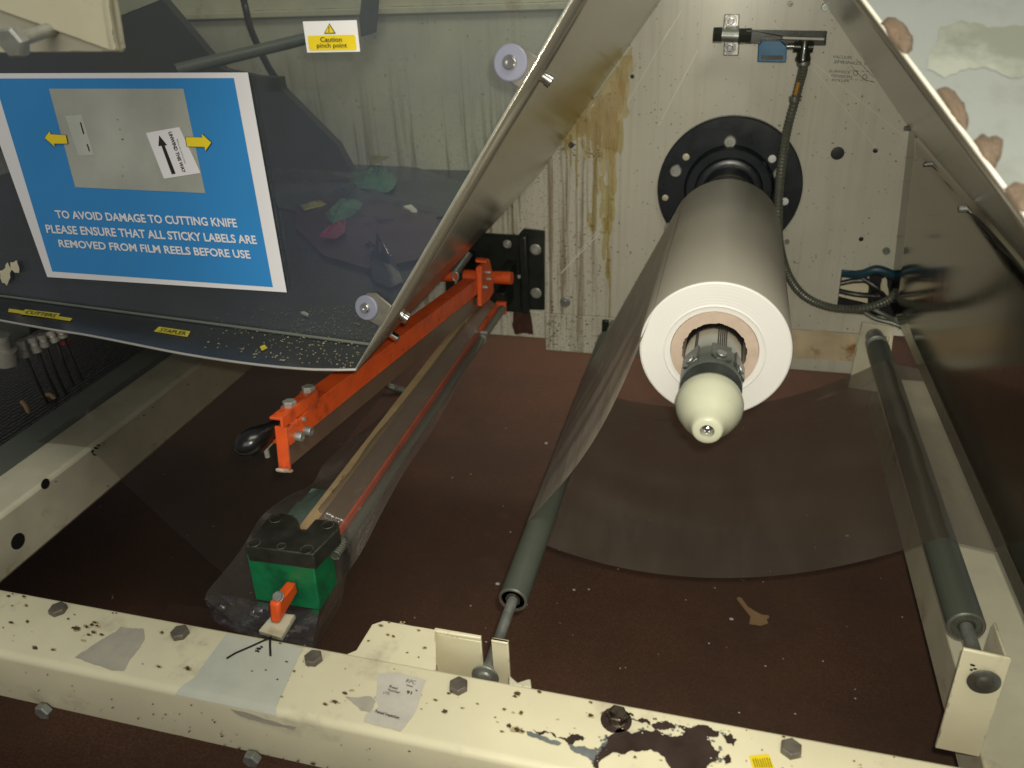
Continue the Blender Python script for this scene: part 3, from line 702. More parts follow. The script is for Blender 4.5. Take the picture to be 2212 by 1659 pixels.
# ================================================================== FILM REEL
rl = thing('film_reel', 'thick reel of clear packaging film with bright white end face on spindle', 'film reel', (AX.x, .80, AX.z-.0815))
R0, R1 = .0815, .046
YF, YB = .80, 1.226
c0 = V((AX.x, YF, AX.z))
MB().lathe(c0, (0, 1, 0), [(.0012, R0-.0012), (.003, R0), (YB-YF-.003, R0), (YB-YF, R0-.002), (YB-YF, R1+.001)], 128, cap0=False, cap1=False).build('wound_film', 'reel', rl)
MB().lathe(c0, (0, 1, 0), [(.0012, R0-.0010), (.0002, R0-.0025), *[(rr_, .0785-.0008*i_) for i_, rr_ in enumerate([abs(math.sin(q_*2.3)*math.sin(q_*.71))*.00016 for q_ in range(29)])], (0, .0545), (-.0006, .0535), (.0006, .0515), (.0004, .0495), (.0012, .0470), (.006, .0468)], 128, cap0=False, cap1=False).build('end_face', 'reel_end', rl, smooth_angle=60)
rnd = random.Random(9)
seg = 96; m = MB()
for (d, ra, rb) in ((0, 0, 0),):
    ins = [.0342+rnd.uniform(-.0004, .0007)+.0005*math.sin(i*.9) for i in range(seg)]
    rg = []
    for i in range(seg):
        a = 2*math.pi*i/seg; cx, sx = math.cos(a), math.sin(a)
        rg.append([m.b.verts.new((AX.x+r*cx, y, AX.z+r*sx)) for (r, y) in ((.0467, YF+.004), (.0465, YF-.0015), (ins[i], YF-.0012), (ins[i], YF+.10), (.036, YB))])
    for i in range(seg):
        A, B = rg[i], rg[(i+1) % seg]
        for k in range(4): m.b.faces.new([A[k], A[k+1], B[k+1], B[k]])
m.build('core', 'core', rl)

# ================================================================== IDLER ROLLERS
def roller(label, c, y0, y1, r, ys, ye, tip, boss=True):
    t = thing('idler_roller', label, 'roller', (c.x, y0, c.z-r), 'idler rollers guiding the film')
    n = V((0, 1, 0))
    MB().lathe(V((c.x, y0, c.z)), n, [(.002, r*.80), (0, r*.93), (.001, r), (y1-y0-.001, r), (y1-y0, r*.95)], 56).build('tube', 'roller', t)
    MB().lathe(V((c.x, y0-.0004, c.z)), n, [(.004, r*.50), (.004, r*.80), (0, r*.82), (-.0004, r*.92), (0, r*.96)], 48, cap0=False, cap1=False).build('end_ring', 'bolt', t)
    MB().lathe(V((c.x, y0+.0005, c.z)), n, [(0, r*.5), (.0015, r*.5), (.0015, r*.82)], 40, cap1=False).build('bearing', 'blackp', t)
    MB().cyl((c.x, ys, c.z), (c.x, y0+.001, c.z), r*.36, 28).build('axle', 'dirty_zinc', t)
    MB().cyl((c.x, y1-.001, c.z), (c.x, ye, c.z), r*.36, 28).build('axle', 'dirty_zinc', t)
    MB().lathe(V((c.x, tip, c.z)), n, [(-.0005, 0), (-.0005, .0062), (0, .0075), (.0025, .0085), (.003, .0145), (.0045, .0150), (.0055, .0145), (.006, .0065), (ys-tip+.002, .0065)], 40).build('end_cap', 'dirty_zinc', t)
    return t
LR = V((-.203, 0, -.669)); RR = V((.2806, 0, -.6355))
roller('left grey green idler roller resting in the slotted cream plate', LR, .6697, 1.40, .0175, TY-.004, WY-.01, TY-.016)
roller('right grey green idler roller beside the dark side sheet', RR, .70, 1.372, .0186, BRY-.003, 1.428, BRY-.010)
# rear boss of right roller
q = onY(1888, 726, 1.41)
MB().lathe(V((RR.x, 1.385, RR.z)), (0, 1, 0), [(0, .012), (.002, .018), (.014, .018), (.016, .015), (.040, .015)], 32).build('boss', 'dirty_zinc', [o for o in bpy.data.objects if o.name.startswith('idler_roller')][-1])

# ================================================================== FILM WEB FROM THE REEL OVER THE ROLLERS
wb = thing('film_web', 'clear film web running from the reel down and across both rollers', 'film', (0, .8, -.70))
u = V((LR.x-AX.x, 0, LR.z-AX.z)).normalized(); nn = V((u.z, 0, -u.x))
if nn.x > 0: nn = -nn
pa = V((AX.x, 0, AX.z))+nn*(R0+.0006); pb = V((LR.x, 0, LR.z))+nn*(.0175+.0006)
rows = []
NY, NS = 40, 30
for j in range(NS+1):
    s = j/NS; row = []
    ynear = .800-.0*s-.030*math.sin(math.pi*s)**1.5; yfar = 1.226
    for i in range(NY+1):
        t = i/NY; y = ynear+(yfar-ynear)*t
        p = pa.lerp(pb, s)
        wv = .0010*math.sin(t*46+s*2)*math.sin(math.pi*s)+.0007*math.sin(t*21+1)*math.sin(math.pi*s)
        curl = .018*math.sin(math.pi*s)*math.exp(-t*9)
        row.append(V((p.x, y, p.z))+nn*wv+V((1, 0, 0))*curl)
    rows.append(row)
MB().grid(rows).build('feed_span', 'web', wb, smooth_angle=80)
# wrap below the left roller, sagging span, over the right roller and out
path = []
rw = .0175+.0009
a0 = math.atan2(nn.z, nn.x)
for k in range(9):
    a = a0+(math.radians(272)-(a0 % (2*math.pi)))*k/8
    path.append((LR.x+rw*math.cos(a), LR.z+rw*math.sin(a)))
x0, z0 = path[-1]; x1, z1 = RR.x-.014, RR.z+.0135
for k in range(1, 25):
    t = k/25; path.append((x0+(x1-x0)*t, z0+(z1-z0)*t-.060*4*t*(1-t)))
rr2 = .0186+.0009
for k in range(7):
    a = math.radians(132-k*14); path.append((RR.x+rr2*math.cos(a), RR.z+rr2*math.sin(a)))
lx, lz = path[-1]
for k in range(1, 6): path.append((lx+.028*k, lz-.004*k))
rows = []
n = len(path)
for k, (x, z) in enumerate(path):
    f = min(1, max(0, (x-LR.x)/(RR.x-LR.x))); yn = .800+.022*f; yf = 1.226+.060*f
    rows.append([(x, yn+(yf-yn)*i/70, z+.0004*math.sin(i*.37+k*.4)+f*(1-f)*4*(.0022*math.exp(-((i/70-.86-.05*f)/.010)**2)+.0012*math.exp(-((i/70-.80+.06*f)/.008)**2)-.0010*math.exp(-((i/70-.45)/.05)**2))) for i in range(71)])
MB().grid(rows).build('sagging_span', 'sag', wb, smooth_angle=80)

# ================================================================== SENSOR AND CONDUIT
SY = WY-.045
sn = thing('reel_sensor', 'blue reel sensor on a black slotted arm above the reel', 'sensor', onY(1577, 76, WY))
m = MB()
for (y0, y1) in ((30, 66), (84, 120)):
    m.prism([onY(1565, y0, WY-.001), onY(1598, y0, WY-.001), onY(1596, y1, WY-.001), onY(1562, y1, WY-.001)], (0, -.004, 0))
m.build('mounting_foot', 'zinc', sn, bevel=.002)
for y in (46, 104):
    hexbolt('bolt', onY(1579 if y < 60 else 1577, y, WY-.005), (0, -1, 0), .006, .004, 'chrome', sn, washer=.0095)
a, b = onY(1546, 76, SY), onY(1612, 78, SY)
MB().cyl(a, b, .0095, 32).build('clamp_barrel', 'dirty_zinc', sn)
MB().cyl(a+V((-.004, 0, 0)), a+V((.010, 0, 0)), .0125, 6).build('clamp_nut', 'sensor_black', sn)
MB().cyl(b+V((-.012, 0, 0)), b+V((.008, 0, 0)), .0125, 6).build('clamp_nut', 'sensor_black', sn)
MB().box((a.x+.014, SY, a.z-.011), (b.x-.012, WY-.006, a.z+.011)).build('clamp_block', 'dirty_zinc', sn, bevel=.003)
m = MB(); P1, P2, P3, P4 = onY(1612, 63, SY), onY(1786, 66, SY), onY(1783, 97, SY), onY(1610, 93, SY)
Q1, Q2, Q3, Q4 = onY(1690, 77.5, SY), onY(1781, 80, SY), onY(1780, 87, SY), onY(1690, 84, SY)
e = V((0, -.008, 0)); m.prism([P1, P2, Q2, Q1], e).prism([Q4, Q3, P3, P4], e).prism([P1, Q1, Q4, P4], e).prism([Q2, P2, P3, Q3], e)
m.build('slotted_arm', 'sensor_black', sn, bevel=.0006)
m = MB(); m.prism([onY(1646, 86, SY-.012), onY(1686, 86, SY-.012), onY(1699, 98, SY-.012), onY(1697, 131, SY-.012), onY(1636, 130, SY-.012), onY(1638, 96, SY-.012)], (0, -.022, 0))
m.build('sensor_case', 'blue_sensor', sn, bevel=.0012)
m = MB(); m.prism([onY(1644, 119, SY-.0355), onY(1692, 120, SY-.0355), onY(1691, 129, SY-.0355), onY(1643, 128, SY-.0355)], (0, .002, 0)); m.build('sensor_window', 'sensor_black', sn)
c = onY(1700, 100, SY-.01); MB().cyl(c, c+V((.012, 0, 0)), .005, 16).build('plug', 'chrome', sn)
c = onY(1714, 101, SY-.01); MB().cyl(c, c+V((.030, 0, -.001)), .0085, 24).build('elbow', 'sensor_black', sn)
c = onY(1738, 96, SY-.01); e2 = onY(1735, 124, SY-.01); MB().lathe(c+V((0, 0, .006)), e2-c, [(0, .010), (.022, .0105), (.026, .012), (.030, .012), (.032, .010), (.036, .008)], 28).build('connector', 'sensor_black', sn)
cd = thing('conduit', 'grey corrugated cable conduit looping past the black flange', 'conduit', onY(1700, 400, WY))
pth = [(1736, 128, SY-.01), (1735, 148, SY-.006), (1727, 180, 1.455), (1718, 215, 1.452), (1703, 270, 1.45), (1692, 330, 1.435), (1684, 400, 1.41), (1681, 460, 1.40), (1683, 520, 1.41), (1697, 580, 1.43), (1722, 624, 1.44), (1755, 650, 1.445), (1800, 665, 1.445), (1850, 668, 1.445), (1892, 660, 1.45), (1925, 643, 1.46), (1960, 600, 1.475)]
MB().tube([onY(*p) for p in pth], .0080, 14, ridge=.16, step=.0028).build('corrugated_tube', 'conduit', cd)
c = onY(1736, 134, SY-.01); MB().lathe(c+V((0, 0, .006)), (0, 0, -1), [(0, .008), (.003, .0105), (.010, .0105), (.014, .0075)], 20).build('gland', 'dirty_zinc', cd)
m = MB(); m.cyl(onY(1725, 178, 1.444), onY(1718, 206, 1.440), .0032, 10); m.build('sleeve', 'amber', cd)
m = MB(); m.lathe(onY(1716, 213, 1.452)+V((0, 0, .004)), (0.1, 0, -1), [(0, .009), (.008, .009)], 18); m.cyl(onY(1716, 212, 1.452), onY(1731, 213, 1.452), .004, 12); m.build('clip', 'conduit', cd)
# cables in the opening and behind
cb = thing('cable_bundle', 'dark oily cables and blue sleeve in the square panel opening', 'cables', onY(1880, 650, WY))
MB().box((onY(1800, 640, WY).x, WY+.20, -.75), (.50, WY+.205, -.45)).build('recess_back', 'navy', cb)
m = MB(); m.prism([onY(1819, 604, WY+.05), onY(1878, 598, WY+.05), onY(1874, 655, WY+.05), onY(1812, 640, WY+.05)], (0, .01, 0)); m.build('inner_plate', 'cream', cb)
m = MB()
for pp in ([(1812, 588, WY+.03), (1860, 600, WY+.02), (1900, 625, WY+.01), (1935, 650, WY+.02)], [(1815, 612, WY+.02), (1850, 606, WY+.02), (1880, 612, WY+.02), (1890, 660, WY+.04)], [(1810, 628, WY+.03), (1850, 636, WY+.02), (1900, 640, WY+.02)]):
    m.tube([onY(*p) for p in pp], .005, 10)
m.build('cable', 'cable', cb)
m = MB()
m.tube([onY(1815, 589, WY+.02), onY(1860, 592, WY-.004), onY(1893, 582, WY-.012), onY(1925, 592, WY-.012), onY(1945, 600, WY)], .008, 10); m.build('sleeve', 'navy_sleeve', cb)
m = MB()
for k, pp in enumerate(([(1880, 664, 1.452), (1915, 682, 1.44), (1955, 703, 1.42), (2000, 722, 1.42)], [(1858, 668, 1.452), (1892, 688, 1.44), (1935, 700, 1.43), (1975, 722, 1.42)])):
    m.tube([onY(*p) for p in pp], .0048, 10, ridge=.15, step=.003)
m.build('braided_cable', 'conduit', cb)
rnd = random.Random(2)
m = MB(); patch(m, Plane((0, WY-.004, 0), (1, WY-.004, 0), (0, WY-.004, 1)), [(1905, 602), (1912, 598), (1918, 622), (1932, 655), (1920, 652), (1902, 625)], 0, .15, 2, .003); m.build('torn_insulation', 'beige', cb)

# ================================================================== GUARD HOOD (left)
hd = thing('guard_hood', 'clear guard hood with polished side sheet over the dark waste tray', 'guard', (-.6, .72, TRAYZ))
A = GUARD(1236, -3); B = GUARD(800, 745); C = onZ(770, 796, TRAYZ)
topR = B+(A-B)*1.45
Lf = [B.lerp(V((-1.5, B.y+(B.x+1.5)*.096, TRAYZ)), i/10) for i in range(11)]
upv = (V((0, .227, 1))).normalized()
H = (topR-B).dot(upv)
g1 = [V((p.x+(topR.x-B.x)*(1-i/10)*0, p.y, p.z)) for i, p in enumerate(Lf)]
m = MB(); pts = [topR, B, Lf[-1], Lf[-1]+upv*H*1.02]
m.prism(pts, GUARD.n*-.004); gs = m.build('front_sheet', 'guard', hd)
# shiny cut edge of sheet
m = MB(); m.cyl(topR, B+(C-B)*.0, .0013, 8); m.cyl(B, C, .0013, 8); m.build('sheet_edge', 'zinc', hd)
# side sheet: slanted plane running back to the panel
def extrY(p, y): return V((p.x, y, p.z))
SP = Plane(B, A, A+V((0, .5, 0)))
if SP.n.x < 0: SP.n = -SP.n
wA = onY(1428, -3, WY-.001); wC = onY(1168, 371, WY-.001)
m = MB(); wt = wC+(wA-wC)*1.5
m.grid([[topR.lerp(C, t/12).lerp(wt.lerp(wC, t/12), s/10) for s in range(11)] for t in range(13)])
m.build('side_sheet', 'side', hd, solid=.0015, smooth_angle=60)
M['clipm2'] = paint('worn_bright_lip', (.42, .42, .40), .35, metal=.3)
# tray with rolled front lip
tl = [onZ(-420, 600, TRAYZ), onZ(0, 690, TRAYZ), onZ(200, 724, TRAYZ), onZ(400, 763, TRAYZ), onZ(560, 786, TRAYZ), onZ(680, 796, TRAYZ), C]
tl[0] = V((-1.5, tl[1].y+.10, TRAYZ))
m = MB(); fr_line = smooth(tl, .02)
m.prism([V((p.x, p.y, TRAYZ)) for p in fr_line]+[V((wC.x-.002, WY-.002, TRAYZ)), V((fr_line[0].x, WY-.002, TRAYZ))], (0, 0, -.003)); m.build('tray', 'tray', hd)
m = MB(); m.tube([p+V((0, -.0008, -.0008)) for p in tl], .0014, 8, step=.02); m.build('lip_edge', 'clipm2', hd)
m = MB(); m.tube([p+V((0, -.002, .0016)) for p in Lf], .0018, 8, step=.03); m.build('seam', 'graybar', hd)
# clips with rubber discs
def clip(cx, cy, plate, disc_r, bolt_px):
    m = MB(); m.prism([GUARD(*q, .001) for q in plate], GUARD.n*.003); cl = m.build('clip', 'clipm', hd, bevel=.001)
    q = GUARD(cx, cy, .0042)
    MB().lathe(q, GUARD.n, [(0, disc_r), (.002, disc_r), (.003, disc_r*.92), (.003, disc_r*.4)], 40).build('washer', 'rubber', cl)
    MB().lathe(q+GUARD.n*.003, GUARD.n, [(0, disc_r*.44), (.003, disc_r*.40), (.004, disc_r*.34), (.004, disc_r*.18), (.002, disc_r*.16), (.002, 0)], 24).build('screw', 'chrome', cl)
    r = ray(*bolt_px); b = r*(SP.p.dot(SP.n)/r.dot(SP.n)); 
    MB().lathe(b-SP.n*.002, SP.n, [(0, .0072), (.004, .0072), (.0045, .0058), (.012, .0058), (.0125, .0068), (.018, .0068), (.0185, .004)], 24).build('side_bolt', 'chrome', cl)
M['clipm'] = paint('dull_clip_steel', (.17, .165, .14), .4, metal=.4, var=.2, scale=80)
M['rubber'] = paint('grey_blue_washer', (.19, .20, .27), .4, var=.08, scale=20, bs=.05)
clip(1107, 137, [(1110, 90), (1168, 126), (1150, 170), (1131, 197), (1078, 160), (1082, 130)], .0165, (1163, 158))
clip(797, 663, [(797, 632), (815, 632), (850, 660), (832, 702), (822, 704), (778, 678), (776, 655)], .0135, (856, 673))
r_ = ray(845, 722); b_ = r_*(SP.p.dot(SP.n)/r_.dot(SP.n)); MB().lathe(b_-SP.n*.002, SP.n, [(0, .005), (.012, .005), (.013, .004)], 16).build('stud', 'chrome', hd)

# things behind the guard
DPY = 1.30
m = MB(); m.prism([onY(x, y, DPY) for x, y in ((180, 56), (254, 39), (350, -2), (458, 125), (480, 150), (553, 166), (603, 168), (607, 192), (727, 312), (760, 372), (-420, 300), (-500, -200), (100, -200))], (0, .02, 0))
tag(m.build('inner_side_plate', 'darkpanel'), 'large dark grey green plate behind the poster inside the hood', 'plate')
m = MB(); m.cyl(onY(380, 152, 1.2), onY(700, 74, 1.40), .010, 20)
tag(m.build('grey_rod', 'graybar'), 'grey rod slanting behind the caution label', 'rod')
m = MB(); m.tube([onY(520, -30, 1.42), onY(530, 15, 1.42), (onY(541, 60, 1.40)), onY(560, 105, 1.38), onY(580, 145, 1.36), onY(597, 172, 1.34)], .0062, 10)
tag(m.build('hanging_cable', 'cable'), 'black cable hanging down inside the hood left of the caution label', 'cable')
m = MB(); m.prism([onY(783, -20, 1.44), onY(820, -20, 1.44), onY(811, 70, 1.44), onY(780, 80, 1.44), onY(776, 40, 1.44)], (0, .004, 0))
tag(m.build('grey_strap', 'graybar'), 'grey metal strap hanging behind the caution label', 'strap')
# waste film pieces in the tray
def crumple(name, outline, mat, label, h=.02, amp=.012, seed=1, lift=.002, cat='plastic scrap', sc=1.0, base=TRAY):
    rn = random.Random(seed); c = sum((V((x, y)) for x, y in outline), V((0, 0)))/len(outline); n = len(outline)
    m = MB(); rings = []
    for k, f in enumerate((1, .82, .6, .36, .12)):
        ring = []
        for i in range(n*2):
            a = V(outline[(i//2) % n]); b = V(outline[(i//2+1) % n]); p = a if i % 2 == 0 else (a+b)/2
            q = c+(p-c)*f
            P = base(q.x, q.y, lift); P.z += (1-f)**.6*h*(.6+.8*rn.random())+(rn.uniform(-1, 1)*amp*.35 if k else 0)
            P += V((rn.uniform(-1, 1), rn.uniform(-1, 1), 0))*amp*.25*(1 if k else .2); ring.append(m.b.verts.new(P))
        rings.append(ring)
    for A_, B_ in zip(rings, rings[1:]):
        for i in range(n*2): j = (i+1) % (n*2); m.b.faces.new([A_[i], A_[j], B_[j], B_[i]])
    m.b.faces.new(rings[-1])
    o = m.build(name, mat, smooth_angle=28, sub=0); tag(o, label, cat); return o
crumple('plastic_sheet', [(560, 350), (700, 345), (860, 350), (1010, 400), (960, 470), (860, 480), (700, 470), (600, 450)], 'bag_grey', 'grey rumpled plastic sheet lying at the back of the tray', .015, .008, 11)
crumple('plastic_sheet', [(640, 420), (760, 430), (860, 435), (940, 470), (960, 520), (900, 570), (800, 590), (700, 560), (640, 500)], 'bag_purple', 'dark purple plastic sheet in the middle of the tray', .012, .006, 12, .006)
crumple('plastic_bag', [(761, 388), (800, 386), (850, 392), (862, 402), (852, 424), (838, 434), (800, 428), (763, 420)], 'bag_green', 'crumpled green plastic bag at the back of the tray', .025, .012, 13, .014)
crumple('plastic_scrap', [(808, 386), (850, 390), (810, 412)], 'bag_yellow', 'yellow triangular plastic scrap on the green bag', .004, .002, 14, .045)
crumple('plastic_roll', [(706, 478), (768, 450), (792, 460), (780, 478), (722, 502), (712, 494)], 'bag_green', 'pale green rolled plastic piece in front of the green bag', .018, .003, 15, .014)
crumple('plastic_scrap', [(694, 540), (730, 506), (752, 500), (750, 530), (728, 545)], 'bag_pink', 'bright pink plastic scrap lying in the tray', .008, .004, 16, .02)
crumple('plastic_scrap', [(730, 415), (748, 412), (750, 430), (734, 436)], 'bag_blue', 'small blue plastic scrap left of the green bag', .008, .003, 17, .012)
crumple('plastic_scrap', [(650, 458), (700, 450), (712, 458), (660, 470)], 'bag_yellow', 'long dull yellow plastic strip in the tray', .006, .003, 18, .012)
crumple('clear_bottle', [(790, 545), (800, 540), (830, 560), (862, 590), (870, 615), (842, 628), (808, 612), (790, 575)], 'bottle', 'glossy dark clear plastic packaging near the lower clip', .034, .024, 19, .004, 'packaging')
m = MB(); P = [TRAY(x, y, .012) for x, y in ((873, 466), (890, 462), (903, 474), (890, 476))]; m.prism(P, (0, 0, .004))
tag(m.build('white_chip', 'flake'), 'small white chip lying on the purple sheet', 'chip')
m = MB(); patch(m, TRAY, [(650, 680), (658, 679), (668, 684), (666, 688), (656, 684)], .002, 0, 0, .002); tag(m.build('white_chip', 'flake'), 'small white curl lying near the tray lip', 'chip')
m = MB(); patch(m, TRAY, [(562, 752), (572, 748), (578, 754), (566, 760)], .001, 0, 0, .001); tag(m.build('yellow_chip', 'tape'), 'tiny yellow tape chip on the tray lip', 'chip')
m = MB(); rnd = random.Random(21)
for i in range(520):
    t = rnd.random()**.6; x = 430+t*400; y = 664+rnd.random()*130+(rnd.random()-.5)*20
    q = onZ(x, y, TRAYZ)
    if y > 718+.13*(x-430)+40 or q.x > C.x-.006+ (q.y-C.y)*0: continue
    if x+ (y-745)*.62 > 795: continue
    r = rnd.uniform(.0004, .0013)*(1.4 if rnd.random() < .12 else 1); a = rnd.random()*3
    e1 = V((math.cos(a), math.sin(a), 0))*r; e2_ = V((-math.sin(a), math.cos(a), 0))*r*rnd.uniform(.4, 1)
    m.prism([q+V((0, 0, .0008))+e1, q+V((0, 0, .0008))+e2_, q+V((0, 0, .0008))-e1, q+V((0, 0, .0008))-e2_], (0, 0, .0006))
tag(m.build('crumbs', 'crumb'), 'tan crumbs scattered over the tray lip', 'crumbs', kind='stuff')

# ================================================================== POSTER AND STICKERS ON THE GUARD
k1 = 1100/2212/1.4756
def c1(u_, v_): return (u_*k1, v_*k1)
M['picture_light'] = paint('faint_label', (.44, .47, .43), .3, var=.1, scale=20, bs=0)
po = MB(); patch(po, GUARD, [(-52, 159), (537, 157), (621, 631), (105, 598)], .0012, 0, 0, .0006)
po = po.build('safety_poster', 'posterw'); tag(po, 'blue laminated safety poster about sticky labels taped to the clear guard', 'poster')
m = MB(); patch(m, GUARD, [(-10, 170), (508, 169), (592, 620), (116, 586)], .0020); m.build('blue_field', 'posterb', po)
m = MB(); patch(m, GUARD, [c1(325, 570), c1(1185, 570), c1(1325, 1237), c1(493, 1200)], .0023); m.build('picture', 'posterphoto', po)
m = MB(); patch(m, GUARD, [c1(947, 853), c1(1160, 815), c1(1296, 1108), c1(1062, 1145)], .0026); m.build('picture_label', 'posterw', po)
m = MB(); patch(m, GUARD, [c1(430, 745), c1(535, 735), c1(615, 995), c1(515, 1000)], .0026); m.build('picture_label', 'picture_light', po)
m = MB(); patch(m, GUARD, [c1(1032, 868), c1(1083, 930), c1(1068, 933), c1(1138, 1113), c1(1113, 1117), c1(1047, 935), c1(1028, 937)], .0029); m.build('unwind_arrow', 'ink', po); m = MB()
text(m, "UNWIND THIS WAY", [c1(1112, 843), c1(1204, 1104), c1(1182, 1108), c1(1090, 848)], GUARD, .0029, .03)
m.build('lettering', 'ink', po); m = MB(); patch(m, GUARD, [c1(525, 786), c1(533, 784), c1(554, 858), c1(546, 860)], .0029); patch(m, GUARD, [c1(568, 925), c1(576, 923), c1(590, 968), c1(583, 970)], .0029)
m.build('faint_print', 'ink', po)
m = MB(); text(m, "Before use remove label", [c1(1152, 890), c1(1205, 1045), c1(1196, 1048), c1(1143, 893)], GUARD, .0029)
for i in range(0): stroke(m, GUARD, [c1(455+i*13, 760+i), c1(478+i*13, 860+i)], .6, .0029)
blobs(m, GUARD, [(c1(780, 830)[0], c1(780, 830)[1], 2), (c1(797, 893)[0], c1(797, 893)[1], 2), (c1(797, 1128)[0], c1(797, 1128)[1], 2), (c1(766, 767)[0], c1(766, 767)[1], 1.4), (c1(800, 1068)[0], c1(800, 1068)[1], 1.5)], .0026)
m.build('faint_print', 'inkgrey', po)
ar1 = [(303, 885), (333, 842), (340, 862), (437, 867), (448, 921), (360, 921), (368, 942)]
ar2 = [(1203, 880), (1310, 882), (1308, 860), (1367, 915), (1330, 967), (1325, 942), (1213, 939)]
for ar in (ar1, ar2):
    cx = sum(p[0] for p in ar)/7; cy = sum(p[1] for p in ar)/7
    m = MB(); patch(m, GUARD, [c1(cx+(x-cx)*1.06, cy+(y-cy)*1.08) for x, y in ar], .0030); m.build('arrow_outline', 'ink', po)
    m = MB(); patch(m, GUARD, [c1(x, y) for x, y in ar], .0033); m.build('arrow', 'yellow', po)
m = MB()
for s, q in (("TO AVOID DAMAGE TO CUTTING KNIFE", [(360, 1345), (1520, 1400), (1532, 1455), (374, 1395)]),
             ("PLEASE ENSURE THAT ALL STICKY LABELS ARE", [(300, 1437), (1645, 1508), (1658, 1562), (312, 1490)]),
             ("REMOVED FROM FILM REELS BEFORE USE", [(382, 1533), (1605, 1603), (1618, 1655), (392, 1580)])):
    text(m, s, [c1(*p) for p in q], GUARD, .0026, .026)
m.build('lettering', 'posterw', po)
ca = MB(); patch(ca, GUARD, [(656, 47), (772, 44), (779.5, 112), (665.6, 114)], .0012, 0, 0, .0004)
ca = ca.build('caution_label', 'white'); tag(ca, 'small white and yellow label reading Caution pinch point', 'label')
m = MB(); patch(m, GUARD, [(668, 78), (766, 75.5), (769.5, 78), (773, 106), (770.5, 109), (673, 110), (670, 107), (667, 80)], .0020)
patch(m, GUARD, [(714, 53.5), (725, 71.5), (705.5, 71.8)], .0026); m.build('yellow_field', 'yellow', ca)
m = MB(); patch(m, GUARD, [(714, 51), (728, 73.2), (702.5, 73.5)], .0022); patch(m, GUARD, [(712.9, 58), (715.1, 58), (714.6, 66), (713.6, 66)], .0030); patch(m, GUARD, [(713, 67.5), (715.4, 67.5), (715.4, 69.5), (713, 69.5)], .0030)
m.build('warning_triangle', 'ink', ca); m = MB()
text(m, "Caution", [(694.5, 80.5), (741, 80), (742, 90.8), (695.5, 91.2)], GUARD, .0028, .012)
text(m, "pinch point", [(687, 93.5), (752, 93), (753, 103), (688, 103.6)], GUARD, .0028, .012)
m.build('lettering', 'ink', ca)
# dymo style tapes on the lip
m = MB(); patch(m, TRAY, [(343.7, 707.3), (411.8, 717.4), (405.4, 729.2), (333, 717.4)], .0007, 0, 0, .0004); t1 = m.build('name_tape', 'tape')
tag(t1, 'yellow tape on the tray lip reading STAPLER', 'label')
m = MB(); text(m, "STAPLER", [(350, 711), (405, 719), (401, 727), (344, 718)], TRAY, .0016, .01); m.build('lettering', 'ink', t1)
m = MB(); patch(m, TRAY, [(20, 668), (157, 689), (152, 695), (18, 675)], .0007, 0, 0, .0003); patch(m, TRAY, [(55.6, 670.5), (131, 679.6), (123, 690.4), (45.5, 681)], .0013, 0, 0, .0003); t2 = m.build('name_tape', 'tape')
tag(t2, 'yellow double tape on the tray lip reading CUTTERS at far left', 'label')
m = MB(); text(m, "CUTTERS", [(62, 674), (125, 682), (119, 689), (54, 680)], TRAY, .0024, .005); m.build('lettering', 'ink', t2)
m = MB(); patch(m, GUARD, [(0, 585), (18, 566), (24, 600), (16, 617), (2, 600)], .001, .2, 2); patch(m, GUARD, [(24, 566), (38, 562), (42, 590), (30, 585)], .001, .2, 2)
tag(m.build('paper_residue', 'beige'), 'torn beige paper residue stuck to the guard left of the poster', 'residue')

# cream bracket and bolt at the top left, in front of the guard
KY = .60
KP = Plane((0, KY, 0), (1, KY, 0), (0, KY, 1))
ub = thing('upper_bracket', 'cream painted corner bracket with a long hex bolt at top left', 'bracket', onY(130, 60, KY))
m = MB(); m.prism([onY(-60, -60, KY), onY(240, -60, KY), onY(249, 0, KY), onY(266, 104, KY), onY(262, 113, KY), onY(240, 112, KY), onY(-60, 115, KY)], (0, .004, 0)); m.build('back_plate', 'cream_old', ub, bevel=.001)
m = MB(); m.prism([onY(-60, -60, KY-.006), onY(215, -60, KY-.006), onY(222, 0, KY-.006), onY(238, 110, KY-.006), onY(-60, 2, KY-.006)], (0, .005, 0)); m.build('gusset', 'cream', ub, bevel=.0012)
m = MB(); rows = [[onY(x0, y, KY-.0065), onY(x0+7, y, KY-.0105), onY(x0+14, y, KY-.0105), onY(x0+20, y, KY-.004)] for (x0, y) in ((218, -60), (220, -20), (222, 20), (227, 50), (232, 80), (238, 108))]
m.grid(rows); m.build('weld_bead', 'cream', ub)
a_, b_ = onY(38, 88, .56), onY(112, 62, KY-.002); d_ = (b_-a_).normalized()
MB().cyl(a_, b_, .0053, 24).build('bolt_shank', 'zinc', ub)
hexbolt('bolt_head', a_, -d_, .0125, .009, 'zinc', ub, rot=.3)
m = MB(); m.prism([onY(x, y, .9) for x, y in ((240, -60), (300, -60), (352, -3), (300, 18), (256, 36))], (0, .01, 0)); tag(m.build('cream_gusset', 'cream_old'), 'cream painted gusset corner behind the upper bracket', 'gusset')

